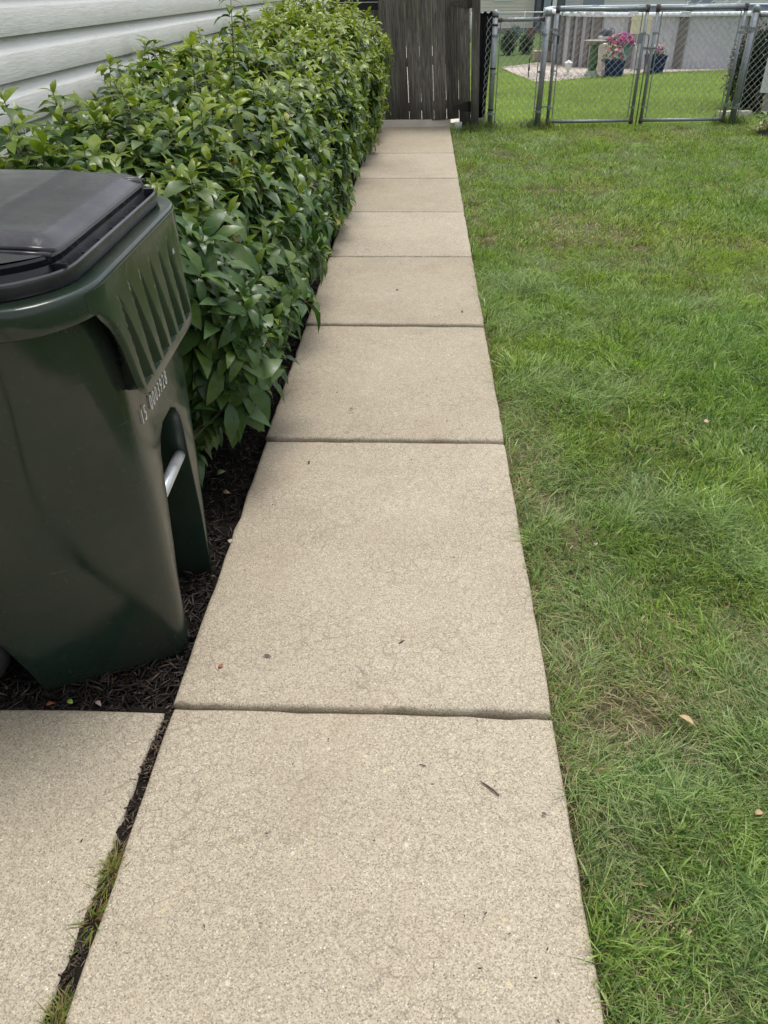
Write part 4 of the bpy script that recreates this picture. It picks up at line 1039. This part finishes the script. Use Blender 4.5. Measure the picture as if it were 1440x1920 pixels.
bm = bmesh.new(); tube(bm, [(.10, 0, .04), (.17, 0, .07), (.16, 0, .14), (.04, 0, .17)], .011, 6); from_bm('handle', bm, M['grey_plastic'], wc, angle=50)
# planters
M['cobalt'] = simple('cobalt_glaze', (.018, .03, .11), .25, 0, .3, 6)
M['teal'] = simple('teal_glaze', (.13, .33, .33), .3, 0, .35, 8, .15)
def flower_mound(parent, c, rx, rz, nl, nf, cols, lcol=(.10, .16, .05), seed=1):
    r_ = np.random.default_rng(seed); d = unit(r_.normal(0, 1, (nl, 3))); d[:, 2] = np.abs(d[:, 2]) * 1.2 - .25; rad = r_.random(nl) ** .4
    P = np.array(c) + d * rad[:, None] * np.array([rx, rx * .8, rz]); D = unit(d + r_.normal(0, .5, (nl, 3))); N = unit(r_.normal(0, .6, (nl, 3)) + [0, 0, 1]); N = unit(N - D * (N * D).sum(1, keepdims=True))
    V, q, t = leaf_arrays(P, D, N, r_.uniform(.04, .08, nl), r_.uniform(.02, .035, nl), r_.uniform(0, .4, nl), r_.uniform(0, .3, nl))
    o = link('foliage', leaf_mesh('foliage', V, q, t, np.array(lcol) * r_.uniform(.5, 1.5, nl)[:, None]), parent, M['plant']); o['kind'] = 'stuff'
    d = unit(r_.normal(0, 1, (nf, 3))); d[:, 2] = np.abs(d[:, 2]); d = unit(d); d[:, 1] = -np.abs(d[:, 1]) * .9
    P = np.array(c) + d * np.array([rx * 1.05, rx * .9, rz * 1.05]); VV = []; FF = []; CCs = []
    for i in range(nf):
        n_ = d[i] + r_.normal(0, .25, 3); n_ /= np.linalg.norm(n_); a = np.cross(n_, [.2, .1, 1]); a /= np.linalg.norm(a); b = np.cross(n_, a); rr = r_.uniform(.026, .042)
        b0 = len(VV); VV.append(P[i]); col = np.array(cols[r_.integers(len(cols))]); CCs.append(col * .6)
        for k_ in range(10):
            an = k_ * .6283; rk = rr * (1.0 if k_ % 2 else .78); VV.append(P[i] + rk * (math.cos(an) * a + math.sin(an) * b) + n_ * rr * .45); CCs.append(col)
        for k_ in range(10): FF.append((b0, b0 + 1 + k_, b0 + 1 + (k_ + 1) % 10))
    o = link('blossoms', np_mesh('blossoms', np.array(VV), [np.array(FF)], np.array(CCs)), parent, M['petal']); o['kind'] = 'stuff'
PINK, HOT, WHT, LIL = (.72, .25, .42), (.75, .10, .30), (.8, .78, .76), (.55, .14, .55)
def square_pot(x, yf, wt, wbm, h, label, mound):
    X0, Y0, Z0_, k = far(x, yf); t_ = thing('flower_pot', (X0, Y0, Z0_ - .055), label, 'flower pot', 'blue glazed flower pots')
    wt, wbm, h = wt * k / 2, wbm * k / 2, h * k + .05; bm = bmesh.new()
    sq = lambda w, z: [(-w, -w, z), (w, -w, z), (w, w, z), (-w, w, z)]
    loft(bm, [sq(wbm, 0), sq(wt * .97, h * .86), sq(wt, h * .87), sq(wt, h), sq(wt * .88, h), sq(wt * .86, h - .05)]); bevel(bm, .012, 2, 40); from_bm('pot', bm, M['cobalt'], t_, angle=35)
    bm = bmesh.new(); bm.faces.new([bm.verts.new(v) for v in sq(wt * .87, h - .045)]); from_bm('compost', bm, M['mulchbed'], t_)
    flower_mound(t_, (0, 0, h + .03), *mound); return t_
square_pot(3.475, 16.5, .365, .31, .235, 'square cobalt blue pot with white and pink flowers beside the birdbath', (.24, .24, 260, 46, [PINK, WHT, WHT, HOT, (.6, .62, .6)], (.12, .17, .07), 3))
square_pot(4.37, 17.05, .345, .27, .27, 'square cobalt blue pot with pale flowers right of the gate latch', (.20, .17, 220, 34, [PINK, WHT, LIL, WHT], (.11, .17, .06), 4))
X0, Y0, Z0_, k = far(3.69, 16.85)
tp = thing('flower_pot', (X0, Y0, Z0_ - .055), 'tall teal pot overflowing with pink petunias behind the square blue pot', 'flower pot')
bm = bmesh.new(); lathe(bm, [(.085, 0), (.09, .03), (.12, .3), (.155, .58), (.165, .60), (.165, .64), (.145, .64), (.14, .60)], 28); from_bm('pot', bm, M['teal'], tp, angle=40)
flower_mound(tp, (-.06, 0, .66), .32, .20, 420, 90, [PINK, HOT, LIL, PINK, (.6, .12, .62)], (.12, .17, .06), 5)
# pool hose
M['hose'] = simple('white_hose', (.66, .66, .64), .45)
X0, Y0, Z0_, k = far(4.05, 17.2)
bm = bmesh.new(); tube(bm, [(X0 - .18, Y0, .72 + Z0_), (X0 - .10, Y0 - .06, .55 + Z0_), (X0 + .02, Y0 - .08, .30 + Z0_), (X0 + .0, Y0 - .08, .08 + Z0_), (X0 - .14, Y0 - .1, .0 + Z0_)], .022, 8)
tag(from_bm('pool_hose', bm, M['hose'], angle=50), 'white pool hose hanging down the wall right of the teal pot', 'hose')
# white lamp, dark stake, planter bed, dark float box
X0, Y0, Z0_, k = far(2.70, 16.7)
lp = thing('garden_lamp', (X0, Y0, Z0_ - .06), 'short white post lamp on the gravel left of the birdbath', 'garden lamp')
bm = bmesh.new(); tube(bm, [(0, 0, 0), (0, 0, .14)], .03, 10); from_bm('post', bm, M['white_paint'], lp)
bm = bmesh.new(); box(bm, (-.065, -.065, .14), (.065, .065, .27)); bevel(bm, .012, 2); from_bm('lantern', bm, M['white_paint'], lp)
bm = bmesh.new(); lathe(bm, [(.10, .27), (.10, .285), (.02, .34)], 4); from_bm('roof', bm, M['white_paint'], lp)
X0, Y0, Z0_, k = far(1.935, 16.35)
sp = thing('garden_stake', (X0, Y0, Z0_ - .06), 'thin black hooked stake standing in the gravel tip', 'stake')
bm = bmesh.new(); tube(bm, [(0, 0, 0), (0, 0, .40), (.02, 0, .42), (.04, 0, .41)], .012, 8); tube(bm, [(0, 0, .16), (0, 0, .24)], .022, 8); from_bm('rod', bm, M['black_plastic'], sp)
X0, Y0, Z0_, k = far(2.60, 17.9)
bl = thing('solar_light', (X0, Y0 + .0, Z0_ - .06), 'small dark lantern on a thin rod before the pool ribs', 'lantern')
bm = bmesh.new(); tube(bm, [(0, 0, 0), (0, 0, .62)], .012, 6); from_bm('rod', bm, M['wire'], bl)
bm = bmesh.new(); box(bm, (-.08, -.08, .62), (.08, .08, .82)); bevel(bm, .015, 2); from_bm('lantern', bm, M['black_plastic'], bl)
bm = bmesh.new(); lathe(bm, [(.12, .82), (.12, .84), (.03, .90)], 4); from_bm('roof', bm, M['black_plastic'], bl)
M['tan_wood'] = simple('tan_timber', (.48, .38, .29), .7, 0, .15, 10, .2)
X0, Y0, Z0_, k = far(2.78, 20.2)
rb = thing('raised_bed', (X0, Y0, Z0_ - .06), 'tan timber planter box with flowers at the end of the pool', 'planter box')
bm = bmesh.new(); box(bm, (-.42, -.25, 0), (.42, .25, .26)); bevel(bm, .01, 1); from_bm('box', bm, M['tan_wood'], rb)
flower_mound(rb, (0, 0, .28), .36, .42, 300, 18, [(.75, .35, .05), (.8, .5, .1), WHT], (.08, .15, .04), 8)

# ------------------------------------------------------------------ shrubs, far fence, far houses
def shrub(name, x, yf, rx, h, nl, label, cat, col, seed, group=None, leaf=.05, tall=1.0):
    X0, Y0, Z0_, k = far(x, yf); r_ = np.random.default_rng(seed)
    t_ = thing(name, (X0, Y0, Z0_ - .06), label, cat, group)
    d = unit(r_.normal(0, 1, (nl, 3))); rad = r_.random(nl) ** .38 * (1 + .22 * np.sin(d[:, 0] * 7 + seed) * np.cos(d[:, 1] * 5 + d[:, 2] * 6))
    P = d * rad[:, None] * np.array([rx, rx, h * .5]) + [0, 0, h * .52]; P[:, 0] *= (1.12 - .35 * P[:, 2] / h); P[:, 1] *= (1.12 - .35 * P[:, 2] / h)
    D = unit(d + r_.normal(0, .5, (nl, 3)) + [0, 0, .25]); N = unit(r_.normal(0, .5, (nl, 3)) + [0, -.2, .9]); N = unit(N - D * (N * D).sum(1, keepdims=True))
    V, q, t = leaf_arrays(P, D, N, leaf * r_.uniform(.7, 1.4, nl), leaf * .42 * r_.uniform(.7, 1.3, nl), r_.uniform(0, .4, nl), r_.uniform(0, .3, nl))
    c = np.array(col) * r_.uniform(.55, 1.5, nl)[:, None]
    o = link('crown', leaf_mesh('crown', V, q, t, c), t_, M['plant']); o['kind'] = 'stuff'
    bm = bmesh.new()
    for i in range(5):
        a_ = i * 1.256; tube(bm, [(0, 0, -.02), (.3 * rx * math.cos(a_), .3 * rx * math.sin(a_), h * .35), (.6 * rx * math.cos(a_), .6 * rx * math.sin(a_), h * .7)], [.018, .012, .006], 5)
    from_bm('trunk', bm, M['bark'], t_, sm=True); return t_
shrub('shrub', 2.05, 21.9, .27, .66, 1800, 'dark rounded shrub behind the slim post, left one of two', 'shrub', (.035, .065, .03), 21, 'dark shrubs on the far lawn', .06)
shrub('shrub', 2.51, 22.2, .24, .54, 1500, 'grey green rounded shrub on the far lawn, right one of two', 'shrub', (.055, .085, .05), 22, 'dark shrubs on the far lawn', .06)
shrub('shrub', 2.81, 28.0, .24, .46, 900, 'blue grey shrub against the far white house', 'shrub', (.13, .18, .19), 23, None, .07)
shrub('bush', 4.40, 12.0, .34, .98, 6000, 'tall dark leafy bush beside the white shed corner', 'bush', (.026, .05, .022), 24, None, .045)
shrub('bush', 4.52, 12.6, .30, 1.06, 1500, 'reddish bush top behind the tall dark bush', 'bush', (.16, .085, .05), 25, None, .045)
X0, Y0, Z0_, k = far(3.31, 28)
bm = bmesh.new(); box(bm, (X0 - .14, Y0, Z0_ - .06), (X0 + .14, Y0 + .25, Z0_ + .34)); bevel(bm, .015, 1)
tag(from_bm('brown_box', bm, simple('brown_box', (.13, .07, .055), .6)), 'small brown box against the far white house', 'box')
X0, Y0, Z0_, k = far(0, 27)
ff = thing('wire_fence', (0, Y0, Z0_ - .06), 'far thin wire fence with top rail before the white house', 'fence')
bm = bmesh.new(); tube(bm, [(1.5, 0, .98), (7.5, 0, .975)], .022, 8); from_bm('top_rail', bm, M['wire'], ff, angle=50)
for x in np.arange(1.9, 7.5, 1.05):
    bm = bmesh.new(); tube(bm, [(x, 0, 0), (x, 0, 1.02)], .026, 8); from_bm('post', bm, M['wire'], ff, angle=50)
bm = bmesh.new(); diamond(bm, 5.6, .02, .97, .12, .002, 1.6); from_bm('wire_mesh', bm, M['wire'], ff)

def lap_wall(w, h, e, d):
    bm = bmesh.new(); n_ = int(h / e)
    for i in range(n_):
        z = i * e; v = [bm.verts.new(p) for p in ((0, 0, z), (w, 0, z), (w, -d, z), (0, -d, z), (0, 0, z + e), (w, 0, z + e))]
        bm.faces.new((v[3], v[2], v[5], v[4])); bm.faces.new((v[0], v[3], v[2], v[1])[::-1]); bm.faces.new((v[0], v[4], v[3])); bm.faces.new((v[1], v[2], v[5]))
    return bm
M['roof'] = simple('grey_shingles', (.10, .095, .09), .9, 0, .3, 8, .3)
M['dark_glass'] = simple('window_glass', (.05, .07, .10), .1, 0, .2, 3)
M['blue_grey'] = simple('blue_grey_panel', (.30, .35, .40), .5, 0, .1, 4)
def far_house(x0, x1, yf, mat, label, h=2.9, wins=(), corner=True):
    X0, Y0, Z0_, k = far(x0, yf); X1 = x1 * k; w = X1 - X0
    t_ = thing('house', (X0, Y0, Z0_ - .06), label, 'house')
    bm = bmesh.new(); box(bm, (-.1, .03, -.1), (w + .1, 7, .16)); from_bm('foundation', bm, M['foundation'], t_)
    bm = bmesh.new(); box(bm, (0, .012, .16), (w, 6.9, h)); from_bm('wall', bm, mat, t_)
    o = from_bm('siding_boards', lap_wall(w, h - .16, .14, .02), mat, t_); o.location = (0, .01, .16); o['kind'] = 'stuff'
    for x in (0, w):
        bm = bmesh.new(); box(bm, (x - .07, -.035, .1), (x + .07, .05, h)); from_bm('corner_board', bm, M['white_paint'] if corner else M['cream_siding'], t_)
    for (a, b, za, zb) in wins:
        bm = bmesh.new(); box(bm, (a, -.045, za), (b, .0, zb)); f_ = from_bm('window', bm, M['white_paint'], t_)
        bm = bmesh.new(); box(bm, (a + .06, -.052, za + .06), (b - .06, -.047, zb - .06)); from_bm('pane', bm, M['blue_grey'], f_)
    bm = bmesh.new(); v = [bm.verts.new(p) for p in ((-.4, -.5, h), (w + .4, -.5, h), (w + .4, 3.4, h + 1.9), (-.4, 3.4, h + 1.9), (-.4, 7.3, h), (w + .4, 7.3, h))]
    bm.faces.new((v[0], v[1], v[2], v[3])); bm.faces.new((v[3], v[2], v[5], v[4])); bm.faces.new((v[0], v[3], v[4])); bm.faces.new((v[1], v[5], v[2])); bm.faces.new((v[0], v[4], v[5], v[1]))
    from_bm('roof', bm, M['roof'], t_); return t_
far_house(.6, 3.80, 32, M['cream_siding'], 'warm white lap sided house far behind the narrow fence', wins=((2.45, 3.35, 1.24, 2.3), (.6, 1.3, 1.24, 2.3)))
dk_ = thing('porch', (5.25, 43.0, -.57), 'grey porch posts between the two far houses', 'porch')
for x, mk, w in ((.06, 'grey_plastic', .10), (.45, 'blue_grey', .16), (.78, 'white_paint', .10), (1.05, 'grey_plastic', .14)):
    bm = bmesh.new(); box(bm, (x - w, 0, 0), (x + w, .2, 2.6)); from_bm('post', bm, M[mk], dk_)
bm = bmesh.new(); box(bm, (-.1, -.1, 2.6), (1.4, 1.6, 2.75)); from_bm('roof', bm, M['roof'], dk_)
bm = bmesh.new(); box(bm, (-.1, .25, 0), (1.3, .35, 2.6)); from_bm('back_panel', bm, M['grey_plastic'], dk_)
far_house(4.95, 12.4, 33.5, M['white_siding'], 'long white lap sided house far behind the pool', wins=((.95, 2.1, .86, 2.2), (6.0, 7.4, .9, 2.2)))
# white shed corner at the right edge with downspout and stone edging
shd = thing('shed', (4.50, 11.9, -.06), 'white sided shed corner on a concrete base at the right', 'shed', None, (0, 0, R(-27)))
bm = bmesh.new(); box(bm, (.06, .03, 0), (3.0, 3, .235)); from_bm('foundation', bm, simple('pale_block', (.42, .38, .34), .85, 0, .15, 6, .2), shd)
bm = bmesh.new(); box(bm, (.02, .02, .24), (3.0, 3, 2.4)); from_bm('wall', bm, M['white_siding'], shd)
for kk in range(13):
    bm = bmesh.new(); z = .24 + kk * .165
    v = [bm.verts.new(p) for p in ((.12, .02, z), (3, .02, z), (3, -.012, z), (.12, -.012, z), (3, .02, z + .165), (.12, .02, z + .165))]
    bm.faces.new((v[3], v[2], v[4], v[5])); bm.faces.new((v[0], v[1], v[2], v[3])); bm.faces.new((v[0], v[3], v[5])); from_bm('siding_board', bm, M['white_siding'], shd)
bm = bmesh.new(); box(bm, (.0, -.02, .235), (.115, .04, 2.4)); from_bm('corner_board', bm, M['white_paint'], shd)
bm = bmesh.new(); box(bm, (-.05, -.1, 2.4), (3.2, 3.2, 2.5)); from_bm('roof', bm, M['roof'], shd)
bm = bmesh.new(); tube(bm, [(-.02, .06, .0), (-.01, .05, .24)], .035, 8); from_bm('drain_pipe', bm, M['black_plastic'], shd, angle=50)
for i, (x, y_) in enumerate(((4.05, 11.78), (4.20, 11.84), (4.33, 11.80))):
    bm = bmesh.new(); box(bm, (-.08, -.045, 0), (.07, .045, .06)); bevel(bm, .015, 2)
    o = from_bm('edging_stone', bm, M['lip'], None, angle=40); o.location = (x, y_, -.09); o.rotation_euler.z = .2 * i
    tag(o, ['pale edging stone nearest the gate post', 'middle pale edging stone left of the shed', 'pale edging stone beside the shed drain pipe'][i], 'stone', 'pale edging stones by the shed')
# weeds on the bare mound at the right
bm = bmesh.new(); n_ = 14
for j in range(7):
    pass
V = []; F = []
for j in range(9):
    for i in range(17):
        x = 3.72 + i * .07; y_ = 9.4 + j * .10; e = math.exp(-(((x - 4.3) / .42) ** 2 + ((y_ - 9.85) / .30) ** 2)); V.append((x, y_, -.05 + .13 * e + rnd.uniform(-.006, .006)))
F = np.array([(j * 17 + i, j * 17 + i + 1, (j + 1) * 17 + i + 1, (j + 1) * 17 + i) for j in range(8) for i in range(16)])
tag(link('soil_mound', smooth(np_mesh('soil_mound', V, [F])), None, M['mulchbed']), None, None, None, 'structure')
def weed(x, y_, z, n, ln_, col, label, seed):
    r_ = np.random.default_rng(seed); t_ = thing('leafy_weed', (x, y_, z), label, 'weed', 'weeds on the soil mound')
    a = r_.random(n) * 6.28; D = unit(np.stack([np.cos(a), np.sin(a), r_.uniform(.1, .9, n)], -1)); N = unit(np.stack([-.4 * np.cos(a), -.4 * np.sin(a), np.ones(n)], -1)); N = unit(N - D * (N * D).sum(1, keepdims=True))
    P = r_.normal(0, .05, (n, 3)) + D * .04; P[:, 2] = np.abs(P[:, 2]) + .02
    V, q, t = leaf_arrays(P, D, N, ln_ * r_.uniform(.6, 1.2, n), ln_ * .38 * r_.uniform(.7, 1.2, n), r_.uniform(.2, .6, n), r_.uniform(.05, .3, n))
    o = link('leaves', leaf_mesh('leaves', V, q, t, np.array(col) * r_.uniform(.7, 1.3, n)[:, None]), t_, M['plant'])
    bm = bmesh.new(); 
    for i in range(6): tube(bm, [(0, 0, -.02), tuple(P[i] + D[i] * .03)], [.004, .002], 4)
    from_bm('stem', bm, M['bark'], t_)
weed(3.95, 9.95, .03, 26, .13, (.20, .28, .11), 'pale broad leaf weed on the left of the soil mound', 1)
weed(4.22, 9.72, .06, 34, .15, (.17, .27, .08), 'bushy pale green weed in the middle of the soil mound', 2)
weed(4.5, 9.9, .05, 30, .14, (.16, .25, .09), 'pale green weed at the picture edge on the soil mound', 3)
weed(3.80, 9.78, .0, 14, .09, (.24, .24, .12), 'small yellowish weed at the foot of the mound', 4)

# ------------------------------------------------------------------ fallen leaves and twigs
def fleaf(x, y_, z, ln_, wd, ang, col, label, cat='fallen leaf', curl=.3, tilt=.15, name='fallen_leaf', group='leaves fallen on the path'):
    D = np.array([[math.cos(ang), math.sin(ang), tilt]]); D = unit(D); N = unit(np.array([[rnd.uniform(-.3, .3), rnd.uniform(-.3, .3), 1]])); N = unit(N - D * (N * D).sum())
    V, q, t = leaf_arrays(np.zeros((1, 3)) - D * ln_ / 2 + [0, 0, .004 + ln_ * curl * .35], D, N, np.array([ln_]), np.array([wd]), np.array([curl]), np.array([.35]))
    me = leaf_mesh(name, V, q, t, np.array([col])); o = link(name, me, None, M['mulch']); o.location = (x, y_, z)
    md = o.modifiers.new('thick', 'SOLIDIFY'); md.thickness = .0006
    tag(o, label, cat, group)
def twig(x, y_, z, ln_, r, ang, label, col='bark', fork=False):
    bm = bmesh.new(); dx, dy = math.cos(ang) * ln_ / 2, math.sin(ang) * ln_ / 2
    tube(bm, [(-dx, -dy, r), (-dx * .3 + .001, -dy * .3, r * 1.8), (dx * .4, dy * .4 + .001, r * 1.3), (dx, dy, r)], [r * .7, r, r * .9, r * .4], 6)
    if fork: tube(bm, [(0, 0, r * 1.2), (dx * .1 - dy * .2, dy * .1 - dx * .22, r * 1.2)], [r * .7, r * .4], 5)
    o = from_bm('twig', bm, M[col], None, sm=True); o.location = (x, y_, z); tag(o, label, 'twig', 'twigs on the path')
twig(.168, 1.054, .0, .052, .0022, 2.40, 'dark forked twig near the lawn side of the nearest slab', fork=True)
twig(.024, 1.109, .0, .017, .0013, -.3, 'tiny reddish twig in the middle of the nearest slab')
twig(-.033, 1.492, .006, .019, .0022, .7, 'short dark curled twig in the middle of the second slab')
twig(-.15, 1.80, .003, .05, .0006, 1.1, 'hair thin dry grass stalk on the second slab')
fleaf(-.491, 1.386, .0085, .019, .007, .9, (.30, .09, .035), 'small orange red leaf near the bin on the second slab', curl=.15)
fleaf(-.378, 1.426, .008, .022, .007, -.25, (.10, .075, .06), 'narrow grey brown leaf left on the second slab', curl=.15)
fleaf(-.268, 2.833, .008, .020, .007, .5, (.09, .05, .035), 'curled brown leaf on the slab beside the hedge', curl=.4)
fleaf(-.392, 2.418, .0, .014, .010, 1.2, (.06, .045, .03), 'dark brown leaf scrap near the far joint of the second slab', curl=.1)
fleaf(-.125, 4.322, .004, .018, .014, .2, (.03, .028, .025), 'black leaf scrap alone in the middle of a far slab', curl=.1)
fleaf(.227, 3.968, .008, .020, .012, .8, (.035, .03, .025), 'black leaf scrap near the lawn on a far slab', curl=.2)
fleaf(.277, .994, 0, .011, .007, -.5, (.09, .08, .075), 'grey flake near the lawn edge of the nearest slab', curl=.1)
fleaf(.643, 1.256, .0, .040, .016, -.7, (.45, .33, .17), 'large tan curled leaf lying in the lawn', curl=.25, group='leaves fallen on the lawn')
fleaf(.725, 1.012, .0, .022, .014, .4, (.42, .29, .16), 'small tan leaf in long grass at the picture edge', curl=.3, group='leaves fallen on the lawn')
fleaf(.556, 1.945, .0, .020, .012, 1.3, (.46, .36, .25), 'pale curled leaf beside the bare patch in the lawn', curl=.3, group='leaves fallen on the lawn')
fleaf(1.119, 2.727, .02, .024, .018, .2, (.50, .34, .27), 'pinkish leaf in the lush far grass', curl=.2, group='leaves fallen on the lawn')
fleaf(.345, 1.12, -.015, .03, .010, 1.7, (.14, .09, .07), 'dark leaf wedged between path edge and grass', curl=.2, group='leaves fallen on the lawn')
fleaf(-.712, 2.384, -.03, .040, .024, .9, (.20, .24, .13), 'pale green leaf lying on the mulch by the bin', curl=.2, group='leaves fallen on the mulch')
fleaf(-.665, 2.25, -.03, .026, .022, .3, (.26, .17, .10), 'brown cupped leaf on the mulch by the bin', curl=.4, group='leaves fallen on the mulch')
fleaf(-.585, 1.945, -.012, .026, .016, 1.9, (.40, .36, .30), 'pale leaf tucked against the path edge by the bin', curl=.2, group='leaves fallen on the mulch')
fleaf(-.853, 1.288, -.028, .022, .013, 2.6, (.22, .34, .06), 'bright green leaf in front of the bin foot', curl=.2, group='leaves fallen on the mulch')
fleaf(-.90, 1.279, -.028, .020, .013, .6, (.24, .07, .04), 'rust red leaf in front of the bin foot', curl=.2, group='leaves fallen on the mulch')
fleaf(-.78, 1.285, -.028, .022, .012, -.6, (.30, .22, .20), 'pinkish brown leaf in front of the bin foot', curl=.3, group='leaves fallen on the mulch')
